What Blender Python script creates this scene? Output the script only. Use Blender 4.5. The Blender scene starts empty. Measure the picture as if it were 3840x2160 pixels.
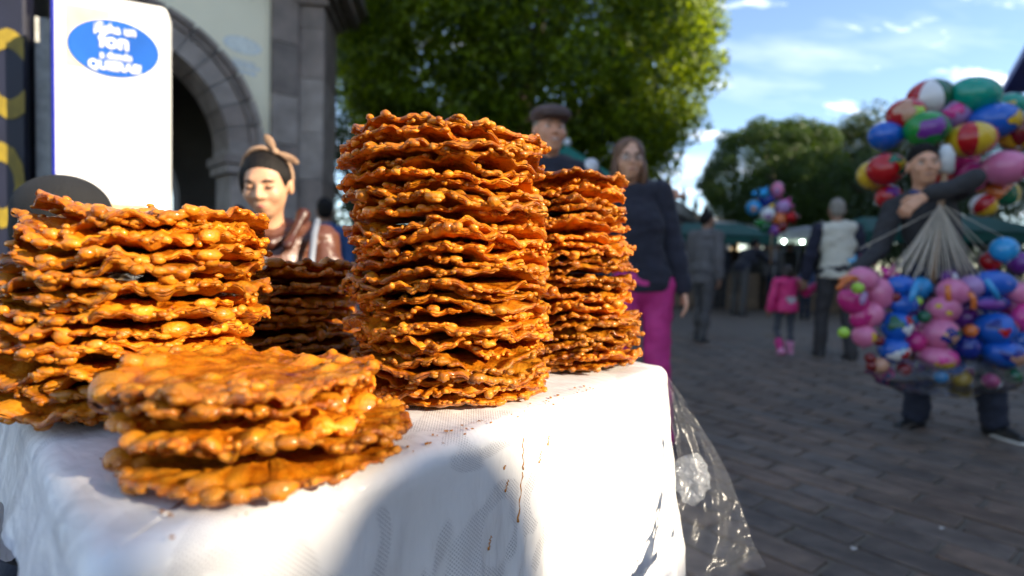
import bpy, math, random
import numpy as np
from mathutils import Vector, Matrix

# ------------------------------------------------------------------ camera, sky, sun, exposure
SC = bpy.context.scene
COL = SC.collection
PITCH, ROLL = math.radians(-2.55), math.radians(1.5)
CAM_Z = 0.95
FPX = 3840 * 20.0 / 36.0
_F = Vector((0, math.cos(PITCH), math.sin(PITCH)))
_U0 = Vector((0, -math.sin(PITCH), math.cos(PITCH)))
_R0 = Vector((1, 0, 0))
_R = _R0 * math.cos(ROLL) + _U0 * math.sin(ROLL)
_U = _U0 * math.cos(ROLL) - _R0 * math.sin(ROLL)
cam_data = bpy.data.cameras.new("camera")
cam = bpy.data.objects.new("camera", cam_data)
COL.objects.link(cam)
M = Matrix((( _R.x, _U.x, -_F.x, 0), (_R.y, _U.y, -_F.y, 0), (_R.z, _U.z, -_F.z, CAM_Z), (0, 0, 0, 1)))
cam.matrix_world = M
cam_data.lens = 20.0
cam_data.sensor_width = 36.0
cam_data.clip_start = 0.02
cam_data.clip_end = 2000.0
cam_data.dof.use_dof = True
cam_data.dof.focus_distance = 0.68
cam_data.dof.aperture_fstop = 2.6
SC.camera = cam

SUN_AZ = math.radians(115.5)      # clockwise from +Y
SUN_EL = math.radians(22.0)
world = bpy.data.worlds.new("World")
SC.world = world
world.use_nodes = True
SC.view_settings.view_transform = 'Standard'
SC.view_settings.look = 'None'
SC.view_settings.gamma = 1.0
SC.view_settings.exposure = 1.32
SC.view_settings.use_curve_mapping = False
SC.cycles.max_bounces = 6
SC.cycles.diffuse_bounces = 3
SC.cycles.caustics_reflective = False
SC.cycles.caustics_refractive = False
SC.cycles.transparent_max_bounces = 12
SC.cycles.use_denoising = True
SC.cycles.use_adaptive_sampling = True
SC.cycles.adaptive_threshold = 0.025
SKY_STRENGTH = 0.14

def build_world():
    nt = world.node_tree
    for n in list(nt.nodes):
        nt.nodes.remove(n)
    N, L = nt.nodes.new, nt.links.new
    out = N('ShaderNodeOutputWorld')
    bg = N('ShaderNodeBackground')
    bg.inputs['Strength'].default_value = SKY_STRENGTH
    sky = N('ShaderNodeTexSky')
    sky.sky_type = 'NISHITA'
    sky.sun_disc = False
    sky.sun_elevation = SUN_EL
    sky.sun_rotation = SUN_AZ
    sky.altitude = 1800
    sky.air_density = 1.0
    sky.dust_density = 0.6
    sky.ozone_density = 1.0
    tc = N('ShaderNodeTexCoord')
    sep = N('ShaderNodeSeparateXYZ'); L(tc.outputs['Generated'], sep.inputs[0])
    # flat cloud layer: direction projected on a plane overhead
    zc = N('ShaderNodeMath'); zc.operation = 'MAXIMUM'; L(sep.outputs['Z'], zc.inputs[0]); zc.inputs[1].default_value = 0.0
    zp = N('ShaderNodeMath'); zp.operation = 'ADD'; L(zc.outputs[0], zp.inputs[0]); zp.inputs[1].default_value = 0.16
    dx = N('ShaderNodeMath'); dx.operation = 'DIVIDE'; L(sep.outputs['X'], dx.inputs[0]); L(zp.outputs[0], dx.inputs[1])
    dy = N('ShaderNodeMath'); dy.operation = 'DIVIDE'; L(sep.outputs['Y'], dy.inputs[0]); L(zp.outputs[0], dy.inputs[1])
    cmb = N('ShaderNodeCombineXYZ'); L(dx.outputs[0], cmb.inputs[0]); L(dy.outputs[0], cmb.inputs[1])
    mp = N('ShaderNodeMapping'); L(cmb.outputs[0], mp.inputs['Vector'])
    mp.inputs['Rotation'].default_value = (0, 0, math.radians(-28))
    mp.inputs['Scale'].default_value = (0.8, 1.75, 1.0)
    mp.inputs['Location'].default_value = (3.1, 1.7, 0)
    n1 = N('ShaderNodeTexNoise'); L(mp.outputs[0], n1.inputs['Vector'])
    n1.inputs['Scale'].default_value = 3.6; n1.inputs['Detail'].default_value = 7; n1.inputs['Roughness'].default_value = 0.55
    n1.inputs['Distortion'].default_value = 0.35
    r1 = N('ShaderNodeValToRGB'); L(n1.outputs['Fac'], r1.inputs[0])
    r1.color_ramp.elements[0].position = 0.57; r1.color_ramp.elements[1].position = 0.74
    n2 = N('ShaderNodeTexNoise'); L(mp.outputs[0], n2.inputs['Vector'])
    n2.inputs['Scale'].default_value = 0.9; n2.inputs['Detail'].default_value = 5; n2.inputs['Roughness'].default_value = 0.6
    r2 = N('ShaderNodeValToRGB'); L(n2.outputs['Fac'], r2.inputs[0])
    r2.color_ramp.elements[0].position = 0.5; r2.color_ramp.elements[1].position = 0.85
    r2.color_ramp.elements[1].color = (0.35, 0.35, 0.35, 1)
    mx = N('ShaderNodeMath'); mx.operation = 'MAXIMUM'; L(r1.outputs[0], mx.inputs[0]); L(r2.outputs[0], mx.inputs[1])
    mix = N('ShaderNodeMix'); mix.data_type = 'RGBA'
    L(mx.outputs[0], mix.inputs['Factor']); L(sky.outputs[0], mix.inputs['A'])
    mix.inputs['B'].default_value = (9.5, 9.7, 10.2, 1)
    L(mix.outputs['Result'], bg.inputs['Color'])
    L(bg.outputs[0], out.inputs[0])
build_world()

sun_data = bpy.data.lights.new("sun", 'SUN')
sun_data.energy = 5.0
sun_data.angle = math.radians(0.53)
sun_data.color = (1.0, 0.86, 0.66)
sun = bpy.data.objects.new("sun", sun_data)
COL.objects.link(sun)
SUN_DIR = Vector((math.sin(SUN_AZ) * math.cos(SUN_EL), math.cos(SUN_AZ) * math.cos(SUN_EL), math.sin(SUN_EL)))
sun.rotation_euler = SUN_DIR.to_track_quat('Z', 'Y').to_euler()
sun.location = SUN_DIR * 30

# ------------------------------------------------------------------ helpers
def spot(px, py, d):
    """real place of a thing seen in direction (px, py) of the photograph at d metres along the view axis"""
    p = Vector((0, 0, CAM_Z)) + _F * d + _R * ((px - 1920) / FPX * d) + _U * ((1080 - py) / FPX * d)
    return p

def tag(o, label=None, cat=None, group=None, kind=None):
    if label: o['label'] = label
    if cat: o['category'] = cat
    if group: o['group'] = group
    if kind: o['kind'] = kind
    return o

def empty(name, loc=(0, 0, 0), rz=0.0):
    o = bpy.data.objects.new(name, None)
    COL.objects.link(o)
    o.location = loc
    o.rotation_euler = (0, 0, rz)
    o.empty_display_size = 0.05
    return o

def mk(name, verts, faces, mat=None, parent=None, smooth=True, loc=None, matids=None, attr=None):
    """one mesh object; verts (n,3), faces list / (m,k) array"""
    me = bpy.data.meshes.new(name)
    V = np.asarray(verts, dtype=np.float32).reshape(-1, 3)
    if isinstance(faces, np.ndarray) and faces.ndim == 2:
        m, k = faces.shape
        me.vertices.add(len(V)); me.vertices.foreach_set('co', V.ravel())
        me.loops.add(m * k); me.loops.foreach_set('vertex_index', faces.astype(np.int32).ravel())
        me.polygons.add(m)
        me.polygons.foreach_set('loop_start', np.arange(0, m * k, k, dtype=np.int32))
        me.polygons.foreach_set('loop_total', np.full(m, k, dtype=np.int32))
    else:
        me.from_pydata([tuple(v) for v in V], [], [tuple(int(i) for i in f) for f in faces])
    me.update(calc_edges=True)
    if smooth:
        me.polygons.foreach_set('use_smooth', np.ones(len(me.polygons), dtype=bool))
    mats = mat if isinstance(mat, (list, tuple)) else [mat]
    for m_ in mats:
        if m_ is not None:
            me.materials.append(m_)
    if matids is not None:
        me.polygons.foreach_set('material_index', np.asarray(matids, dtype=np.int32))
    if attr:
        for nm, arr in attr.items():
            a = me.attributes.new(nm, 'FLOAT', 'POINT')
            a.data.foreach_set('value', np.asarray(arr, dtype=np.float32))
    o = bpy.data.objects.new(name, me)
    COL.objects.link(o)
    if parent is not None:
        o.parent = parent
    if loc is not None:
        o.location = loc
    return o

class MB:
    """collects boxes, tubes, lathes into one mesh"""
    def __init__(s):
        s.v = []; s.f = []
    def add(s, v, f):
        b = len(s.v)
        s.v += [tuple(p) for p in v]
        s.f += [tuple(i + b for i in q) for q in f]
        return s
    def box(s, c, d, rz=0.0, bev=0.0, mtx=None):
        x, y, z = d[0] / 2, d[1] / 2, d[2] / 2
        b = min(bev, x * .49, y * .49, z * .49)
        if b <= 0:
            P = [(-x, -y, -z), (x, -y, -z), (x, y, -z), (-x, y, -z), (-x, -y, z), (x, -y, z), (x, y, z), (-x, y, z)]
            Fc = [(0, 3, 2, 1), (4, 5, 6, 7), (0, 1, 5, 4), (1, 2, 6, 5), (2, 3, 7, 6), (3, 0, 4, 7)]
        else:
            P = []
            for zz, i in ((-z, b), (-z + b, 0), (z - b, 0), (z, b)):
                xx, yy = x - i, y - i
                P += [(-xx + (b if i == 0 else 0), -yy, zz), (xx - (b if i == 0 else 0), -yy, zz), (xx, -yy + (b if i == 0 else 0), zz), (xx, yy - (b if i == 0 else 0), zz),
                      (xx - (b if i == 0 else 0), yy, zz), (-xx + (b if i == 0 else 0), yy, zz), (-xx, yy - (b if i == 0 else 0), zz), (-xx, -yy + (b if i == 0 else 0), zz)]
            Fc = [tuple(range(7, -1, -1)), tuple(range(24, 32))]
            for r in range(3):
                for k in range(8):
                    Fc.append((r * 8 + k, r * 8 + (k + 1) % 8, r * 8 + 8 + (k + 1) % 8, r * 8 + 8 + k))
        if mtx is None:
            mtx = Matrix.Translation(Vector(c)) @ Matrix.Rotation(rz, 4, 'Z')
        return s.add([mtx @ Vector(p) for p in P], Fc)
    def tube(s, pts, rad, n=8, caps=True):
        pts = [Vector(p) for p in pts]
        if not isinstance(rad, (list, tuple)):
            rad = [rad] * len(pts)
        V = []; Fc = []
        up = None
        for i, p in enumerate(pts):
            t = (pts[min(i + 1, len(pts) - 1)] - pts[max(i - 1, 0)]).normalized()
            if up is None:
                up = t.orthogonal().normalized()
            up = (up - t * up.dot(t))
            up = up.normalized() if up.length > 1e-6 else t.orthogonal().normalized()
            sd = t.cross(up)
            for k in range(n):
                a = 2 * math.pi * k / n
                V.append(p + (up * math.cos(a) + sd * math.sin(a)) * rad[i])
        for i in range(len(pts) - 1):
            for k in range(n):
                Fc.append((i * n + k, i * n + (k + 1) % n, i * n + n + (k + 1) % n, i * n + n + k))
        if caps:
            Fc.append(tuple(range(n - 1, -1, -1)))
            Fc.append(tuple(range((len(pts) - 1) * n, len(pts) * n)))
        return s.add(V, Fc)
    def build(s, name, mat, parent=None, smooth=False, loc=None):
        return mk(name, s.v, s.f, mat, parent, smooth, loc)

def uvball(c=(0, 0, 0), r=(1, 1, 1), nu=20, nv=12, rot=None):
    c = np.array(c, float); r = np.array(r if hasattr(r, '__len__') else (r, r, r), float)
    V = [(0, 0, 1)]
    for i in range(1, nv):
        a = math.pi * i / nv
        for k in range(nu):
            b = 2 * math.pi * k / nu
            V.append((math.sin(a) * math.cos(b), math.sin(a) * math.sin(b), math.cos(a)))
    V.append((0, 0, -1))
    V = np.array(V) * r
    if rot is not None:
        V = V @ np.array(rot.to_3x3()).T
    V = V + c
    Fc = [(0, 1 + k, 1 + (k + 1) % nu) for k in range(nu)]
    for i in range(nv - 2):
        for k in range(nu):
            a = 1 + i * nu; Fc.append((a + k, a + nu + k, a + nu + (k + 1) % nu, a + (k + 1) % nu))
    e = len(V) - 1; a = 1 + (nv - 2) * nu
    Fc += [(e, a + (k + 1) % nu, a + k) for k in range(nu)]
    return V, Fc

def grid_faces(nu, nv, wrap_u=False, base=0):
    """index (i*nv + j); i in nu, j in nv"""
    I = np.arange(nu if wrap_u else nu - 1)[:, None]; J = np.arange(nv - 1)[None, :]
    I2 = (I + 1) % nu
    q = np.stack([I * nv + J, I2 * nv + J, I2 * nv + J + 1, I * nv + J + 1], -1).reshape(-1, 4)
    return q + base

class Noise2:
    """smooth tiling value noise"""
    def __init__(s, seed, n=64):
        s.n = n; s.g = np.random.RandomState(seed).rand(n, n) * 2 - 1
    def __call__(s, x, y):
        xi = np.floor(x).astype(int); yi = np.floor(y).astype(int)
        fx = x - xi; fy = y - yi
        fx = fx * fx * (3 - 2 * fx); fy = fy * fy * (3 - 2 * fy)
        n = s.n; g = s.g
        a = g[xi % n, yi % n]; b = g[(xi + 1) % n, yi % n]; c = g[xi % n, (yi + 1) % n]; d = g[(xi + 1) % n, (yi + 1) % n]
        return (a * (1 - fx) + b * fx) * (1 - fy) + (c * (1 - fx) + d * fx) * fy

# ------------------------------------------------------------------ materials
MATS = {}
def mat_base(name):
    m = bpy.data.materials.new(name); m.use_nodes = True
    nt = m.node_tree
    b = nt.nodes['Principled BSDF']
    MATS[name] = m
    return m, nt, b

def setin(b, **kw):
    for k, v in kw.items():
        k = k.replace('_', ' ')
        if k in b.inputs:
            b.inputs[k].default_value = v

def pmat(name, col, rough=0.6, var=0.12, scale=8.0, bump=0.0, bscale=40.0, metal=0.0, coat=0.0, spec=0.5, col2=None, sss=0.0, detail=4, coords='Object', sheen=0.0, stretch=None, rnd=0.0):
    """plain procedural material: noise-varied colour, optional bump"""
    if name in MATS: return MATS[name]
    m, nt, b = mat_base(name)
    N, L = nt.nodes.new, nt.links.new
    tc = N('ShaderNodeTexCoord')
    src = tc.outputs[coords]
    if stretch:
        mp = N('ShaderNodeMapping'); L(src, mp.inputs['Vector']); mp.inputs['Scale'].default_value = stretch; src = mp.outputs[0]
    nz = N('ShaderNodeTexNoise'); L(src, nz.inputs['Vector'])
    nz.inputs['Scale'].default_value = scale; nz.inputs['Detail'].default_value = detail
    rp = N('ShaderNodeValToRGB'); L(nz.outputs['Fac'], rp.inputs[0])
    c = np.array(col[:3])
    c2 = np.array(col2[:3]) if col2 is not None else c * (1 + var)
    c1 = c * (1 - var) if col2 is None else c
    rp.color_ramp.elements[0].position = 0.3; rp.color_ramp.elements[1].position = 0.7
    rp.color_ramp.elements[0].color = (*np.clip(c1, 0, 1), 1); rp.color_ramp.elements[1].color = (*np.clip(c2, 0, 1), 1)
    if rnd > 0:
        oi = N('ShaderNodeObjectInfo'); mr = N('ShaderNodeMapRange'); L(oi.outputs['Random'], mr.inputs['Value']); mr.inputs['To Min'].default_value = 1 - rnd; mr.inputs['To Max'].default_value = 1 + rnd
        hs = N('ShaderNodeHueSaturation'); L(rp.outputs[0], hs.inputs['Color']); L(mr.outputs[0], hs.inputs['Value']); L(hs.outputs[0], b.inputs['Base Color'])
    else:
        L(rp.outputs[0], b.inputs['Base Color'])
    setin(b, Roughness=rough, Metallic=metal, Coat_Weight=coat, Specular_IOR_Level=spec, Sheen_Weight=sheen)
    if sss > 0:
        setin(b, Subsurface_Weight=sss, Subsurface_Scale=0.01)
        b.inputs['Subsurface Radius'].default_value = (1.0, 0.4, 0.2)
    if bump > 0:
        n2 = N('ShaderNodeTexNoise'); L(src, n2.inputs['Vector']); n2.inputs['Scale'].default_value = bscale; n2.inputs['Detail'].default_value = 5
        bp = N('ShaderNodeBump'); L(n2.outputs['Fac'], bp.inputs['Height']); bp.inputs['Strength'].default_value = bump; bp.inputs['Distance'].default_value = 0.01
        L(bp.outputs[0], b.inputs['Normal'])
    return m

def fritter_material():
    m, nt, b = mat_base('fried dough')
    N, L = nt.nodes.new, nt.links.new
    tc = N('ShaderNodeTexCoord')
    oi = N('ShaderNodeObjectInfo')
    add = N('ShaderNodeVectorMath'); add.operation = 'ADD'
    L(tc.outputs['Object'], add.inputs[0])
    cx = N('ShaderNodeCombineXYZ'); L(oi.outputs['Random'], cx.inputs[0]); L(oi.outputs['Random'], cx.inputs[1])
    sc = N('ShaderNodeVectorMath'); sc.operation = 'SCALE'; L(cx.outputs[0], sc.inputs[0]); sc.inputs['Scale'].default_value = 7.0
    L(sc.outputs[0], add.inputs[1])
    n1 = N('ShaderNodeTexNoise'); L(add.outputs[0], n1.inputs['Vector']); n1.inputs['Scale'].default_value = 42; n1.inputs['Detail'].default_value = 8; n1.inputs['Roughness'].default_value = 0.7
    rp = N('ShaderNodeValToRGB'); L(n1.outputs['Fac'], rp.inputs[0])
    e = rp.color_ramp.elements
    e[0].position = 0.33; e[0].color = (0.19, 0.021, 0.0005, 1)
    e[1].position = 0.74; e[1].color = (0.98, 0.43, 0.022, 1)
    k = e.new(0.50); k.color = (0.72, 0.196, 0.004, 1)
    # blisters are paler and more golden
    at = N('ShaderNodeAttribute'); at.attribute_name = 'blister'
    mx = N('ShaderNodeMix'); mx.data_type = 'RGBA'
    mf = N('ShaderNodeMath'); mf.operation = 'MULTIPLY'; L(at.outputs['Fac'], mf.inputs[0]); mf.inputs[1].default_value = 0.45
    L(mf.outputs[0], mx.inputs['Factor']); L(rp.outputs[0], mx.inputs['A']); mx.inputs['B'].default_value = (0.97, 0.45, 0.030, 1)
    # per-disc tone
    hs = N('ShaderNodeHueSaturation'); L(mx.outputs['Result'], hs.inputs['Color'])
    mr = N('ShaderNodeMapRange'); L(oi.outputs['Random'], mr.inputs['Value']); mr.inputs['To Min'].default_value = 0.66; mr.inputs['To Max'].default_value = 1.14
    L(mr.outputs[0], hs.inputs['Value'])
    L(hs.outputs[0], b.inputs['Base Color'])
    n3 = N('ShaderNodeTexNoise'); L(add.outputs[0], n3.inputs['Vector']); n3.inputs['Scale'].default_value = 60; n3.inputs['Detail'].default_value = 3
    rr = N('ShaderNodeMapRange'); L(n3.outputs['Fac'], rr.inputs['Value']); rr.inputs['From Min'].default_value = 0.35; rr.inputs['From Max'].default_value = 0.65
    rr.inputs['To Min'].default_value = 0.18; rr.inputs['To Max'].default_value = 0.5
    L(rr.outputs[0], b.inputs['Roughness'])
    setin(b, Specular_IOR_Level=0.4, Coat_Weight=0.6, Coat_Roughness=0.08)
    n2 = N('ShaderNodeTexNoise'); L(add.outputs[0], n2.inputs['Vector']); n2.inputs['Scale'].default_value = 230; n2.inputs['Detail'].default_value = 6; n2.inputs['Roughness'].default_value = 0.75
    n4 = N('ShaderNodeTexVoronoi'); L(add.outputs[0], n4.inputs['Vector']); n4.inputs['Scale'].default_value = 330; n4.feature = 'SMOOTH_F1'
    av = N('ShaderNodeMath'); av.operation = 'SUBTRACT'; L(n2.outputs['Fac'], av.inputs[0]); L(n4.outputs['Distance'], av.inputs[1])
    bp = N('ShaderNodeBump'); L(av.outputs[0], bp.inputs['Height']); bp.inputs['Strength'].default_value = 0.6; bp.inputs['Distance'].default_value = 0.0016
    L(bp.outputs[0], b.inputs['Normal'])
    # thin dough lets a little light through
    out = nt.nodes['Material Output']
    tr = N('ShaderNodeBsdfTranslucent'); L(hs.outputs[0], tr.inputs['Color']); L(bp.outputs[0], tr.inputs['Normal'])
    ms = N('ShaderNodeMixShader'); ms.inputs[0].default_value = 0.33
    L(b.outputs[0], ms.inputs[1]); L(tr.outputs[0], ms.inputs[2]); L(ms.outputs[0], out.inputs['Surface'])
    return m

def cloth_material():
    m, nt, b = mat_base('lace cloth under clear plastic')
    N, L = nt.nodes.new, nt.links.new
    tc = N('ShaderNodeTexCoord')
    uv = N('ShaderNodeAttribute'); uv.attribute_name = 'cu'
    vv = N('ShaderNodeAttribute'); vv.attribute_name = 'cv'
    cu = N('ShaderNodeCombineXYZ'); L(uv.outputs['Fac'], cu.inputs[0]); L(vv.outputs['Fac'], cu.inputs[1])
    # woven net: two sine grids
    def wave(axis, per):
        s = N('ShaderNodeMath'); s.operation = 'MULTIPLY'; L((uv if axis == 0 else vv).outputs['Fac'], s.inputs[0]); s.inputs[1].default_value = 2 * math.pi / per
        w = N('ShaderNodeMath'); w.operation = 'SINE'; L(s.outputs[0], w.inputs[0]); return w
    wa, wb = wave(0, 0.0042), wave(1, 0.0042)
    ml = N('ShaderNodeMath'); ml.operation = 'MULTIPLY'; L(wa.outputs[0], ml.inputs[0]); L(wb.outputs[0], ml.inputs[1])
    th = N('ShaderNodeMath'); th.operation = 'GREATER_THAN'; L(ml.outputs[0], th.inputs[0]); th.inputs[1].default_value = 0.25
    # leaf shaped figures where the net is closed
    nz = N('ShaderNodeTexNoise'); L(cu.outputs[0], nz.inputs['Vector']); nz.inputs['Scale'].default_value = 9; nz.inputs['Detail'].default_value = 1.5; nz.inputs['Distortion'].default_value = 1.6
    fg = N('ShaderNodeMapRange'); L(nz.outputs['Fac'], fg.inputs['Value']); fg.inputs['From Min'].default_value = 0.53; fg.inputs['From Max'].default_value = 0.56
    hole = N('ShaderNodeMath'); hole.operation = 'MULTIPLY'; L(th.outputs[0], hole.inputs[0]); L(fg.outputs[0], hole.inputs[1])
    mx = N('ShaderNodeMix'); mx.data_type = 'RGBA'; L(hole.outputs[0], mx.inputs['Factor'])
    n5 = N('ShaderNodeTexNoise'); L(cu.outputs[0], n5.inputs['Vector']); n5.inputs['Scale'].default_value = 6; n5.inputs['Detail'].default_value = 5
    r5 = N('ShaderNodeValToRGB'); L(n5.outputs['Fac'], r5.inputs[0])
    r5.color_ramp.elements[0].position = 0.3; r5.color_ramp.elements[0].color = (0.78, 0.76, 0.74, 1)
    r5.color_ramp.elements[1].position = 0.6; r5.color_ramp.elements[1].color = (0.90, 0.89, 0.88, 1)
    L(r5.outputs[0], mx.inputs['A']); mx.inputs['B'].default_value = (0.45, 0.44, 0.45, 1)
    # caramel stains
    n6 = N('ShaderNodeTexNoise'); L(cu.outputs[0], n6.inputs['Vector']); n6.inputs['Scale'].default_value = 14; n6.inputs['Detail'].default_value = 8; n6.inputs['Roughness'].default_value = 0.7
    r6 = N('ShaderNodeMapRange'); L(n6.outputs['Fac'], r6.inputs['Value']); r6.inputs['From Min'].default_value = 0.66; r6.inputs['From Max'].default_value = 0.76; r6.inputs['To Max'].default_value = 0.5
    m2 = N('ShaderNodeMix'); m2.data_type = 'RGBA'; L(r6.outputs[0], m2.inputs['Factor']); L(mx.outputs['Result'], m2.inputs['A']); m2.inputs['B'].default_value = (0.62, 0.40, 0.18, 1)
    L(m2.outputs['Result'], b.inputs['Base Color'])
    setin(b, Roughness=0.75, Specular_IOR_Level=0.25, Coat_Weight=0.55, Coat_Roughness=0.16)
    # crinkled film: stretched noise for the coat normal
    mp = N('ShaderNodeMapping'); L(cu.outputs[0], mp.inputs['Vector']); mp.inputs['Rotation'].default_value = (0, 0, 0.5); mp.inputs['Scale'].default_value = (1.0, 0.35, 1)
    n7 = N('ShaderNodeTexNoise'); L(mp.outputs[0], n7.inputs['Vector']); n7.inputs['Scale'].default_value = 95; n7.inputs['Detail'].default_value = 5; n7.inputs['Distortion'].default_value = 1.0
    n8 = N('ShaderNodeTexVoronoi'); L(mp.outputs[0], n8.inputs['Vector']); n8.inputs['Scale'].default_value = 60; n8.feature = 'DISTANCE_TO_EDGE'
    a8 = N('ShaderNodeMath'); a8.operation = 'ADD'; L(n7.outputs['Fac'], a8.inputs[0]); L(n8.outputs['Distance'], a8.inputs[1])
    bp = N('ShaderNodeBump'); L(a8.outputs[0], bp.inputs['Height']); bp.inputs['Strength'].default_value = 0.8; bp.inputs['Distance'].default_value = 0.004
    L(bp.outputs[0], b.inputs['Coat Normal'])
    b2 = N('ShaderNodeBump'); L(hole.outputs[0], b2.inputs['Height']); b2.inputs['Strength'].default_value = 0.5; b2.inputs['Distance'].default_value = -0.001
    b3 = N('ShaderNodeBump'); L(n7.outputs['Fac'], b3.inputs['Height']); b3.inputs['Strength'].default_value = 0.18; b3.inputs['Distance'].default_value = 0.003; L(b2.outputs[0], b3.inputs['Normal'])
    L(b3.outputs[0], b.inputs['Normal'])
    out = nt.nodes['Material Output']
    tr = N('ShaderNodeBsdfTranslucent'); tr.inputs['Color'].default_value = (0.8, 0.8, 0.8, 1)
    ms = N('ShaderNodeMixShader'); ms.inputs[0].default_value = 0.18
    L(b.outputs[0], ms.inputs[1]); L(tr.outputs[0], ms.inputs[2]); L(ms.outputs[0], out.inputs['Surface'])
    return m

def film_material(name, tint, haze, rough=0.08, bump=0.5, bscale=30, ior=1.45):
    """thin clear plastic"""
    m, nt, b = mat_base(name)
    N, L = nt.nodes.new, nt.links.new
    out = nt.nodes['Material Output']
    nt.nodes.remove(b)
    tc = N('ShaderNodeTexCoord')
    n7 = N('ShaderNodeTexNoise'); L(tc.outputs['Object'], n7.inputs['Vector']); n7.inputs['Scale'].default_value = bscale; n7.inputs['Detail'].default_value = 5; n7.inputs['Distortion'].default_value = 1.2
    bp = N('ShaderNodeBump'); L(n7.outputs['Fac'], bp.inputs['Height']); bp.inputs['Strength'].default_value = bump; bp.inputs['Distance'].default_value = 0.01
    tp = N('ShaderNodeBsdfTransparent'); tp.inputs['Color'].default_value = (*tint, 1)
    df = N('ShaderNodeBsdfDiffuse'); df.inputs['Color'].default_value = (0.75, 0.76, 0.8, 1)
    tl = N('ShaderNodeBsdfTranslucent'); tl.inputs['Color'].default_value = (0.75, 0.76, 0.8, 1)
    md = N('ShaderNodeMixShader'); md.inputs[0].default_value = 0.5; L(df.outputs[0], md.inputs[1]); L(tl.outputs[0], md.inputs[2])
    m1 = N('ShaderNodeMixShader'); m1.inputs[0].default_value = haze; L(tp.outputs[0], m1.inputs[1]); L(md.outputs[0], m1.inputs[2])
    gl = N('ShaderNodeBsdfGlossy'); gl.inputs['Roughness'].default_value = rough; L(bp.outputs[0], gl.inputs['Normal'])
    fr = N('ShaderNodeFresnel'); fr.inputs['IOR'].default_value = ior; L(bp.outputs[0], fr.inputs['Normal'])
    m2 = N('ShaderNodeMixShader'); L(fr.outputs[0], m2.inputs[0]); L(m1.outputs[0], m2.inputs[1]); L(gl.outputs[0], m2.inputs[2])
    L(m2.outputs[0], out.inputs['Surface'])
    return m

# ------------------------------------------------------------------ table, cloth, plastic
TOP_Z = 0.78
TL = np.array((-0.222, 0.290))            # near left corner of the table
TU = np.array((0.591, 0.807))            # along the front edge towards the far right corner
TV = np.array((-0.70, 0.714))            # towards the back of the table
TW, TD = 0.845, 0.66
def spos(a, b, z=0.0):
    return Vector((-0.235 + .591 * a - .78 * b, 0.285 + .807 * a + .626 * b, TOP_Z + z))
def tpos(a, b, z=0.0):
    p = TL + TU * a + TV * b
    return Vector((p[0], p[1], TOP_Z + z))

def build_table():
    t = empty('table', tpos(TW / 2, TD / 2) - Vector((0, 0, TOP_Z)))
    tag(t, 'small folding table hidden under the white cloth that carries the pastry stacks', 'table')
    wood = pmat('table wood', (0.22, 0.13, 0.07), 0.6, 0.25, 12, stretch=(1, 8, 1))
    steel = pmat('table steel', (0.12, 0.13, 0.16), 0.45, 0.1, 20, metal=0.4)
    o = -t.location
    c = [tpos(.03, .03, -.006), tpos(TW - .03, .03, -.006), tpos(TW - .03, TD - .03, -.006), tpos(.03, TD - .03, -.006)]
    V = [p + o for p in c] + [p + o + Vector((0, 0, -.025)) for p in c]
    mk('tabletop', V, [(0, 1, 2, 3), (7, 6, 5, 4), (0, 4, 5, 1), (1, 5, 6, 2), (2, 6, 7, 3), (3, 7, 4, 0)], wood, t, False)
    for a, b in ((.06, .06), (TW - .06, .06), (TW - .06, TD - .06), (.06, TD - .06)):
        p = tpos(a, b) + o
        MB().tube([Vector((p.x, p.y, 0)), Vector((p.x, p.y, TOP_Z - .031))], .014, 10).build('leg', steel, t, True)
    return t

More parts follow.
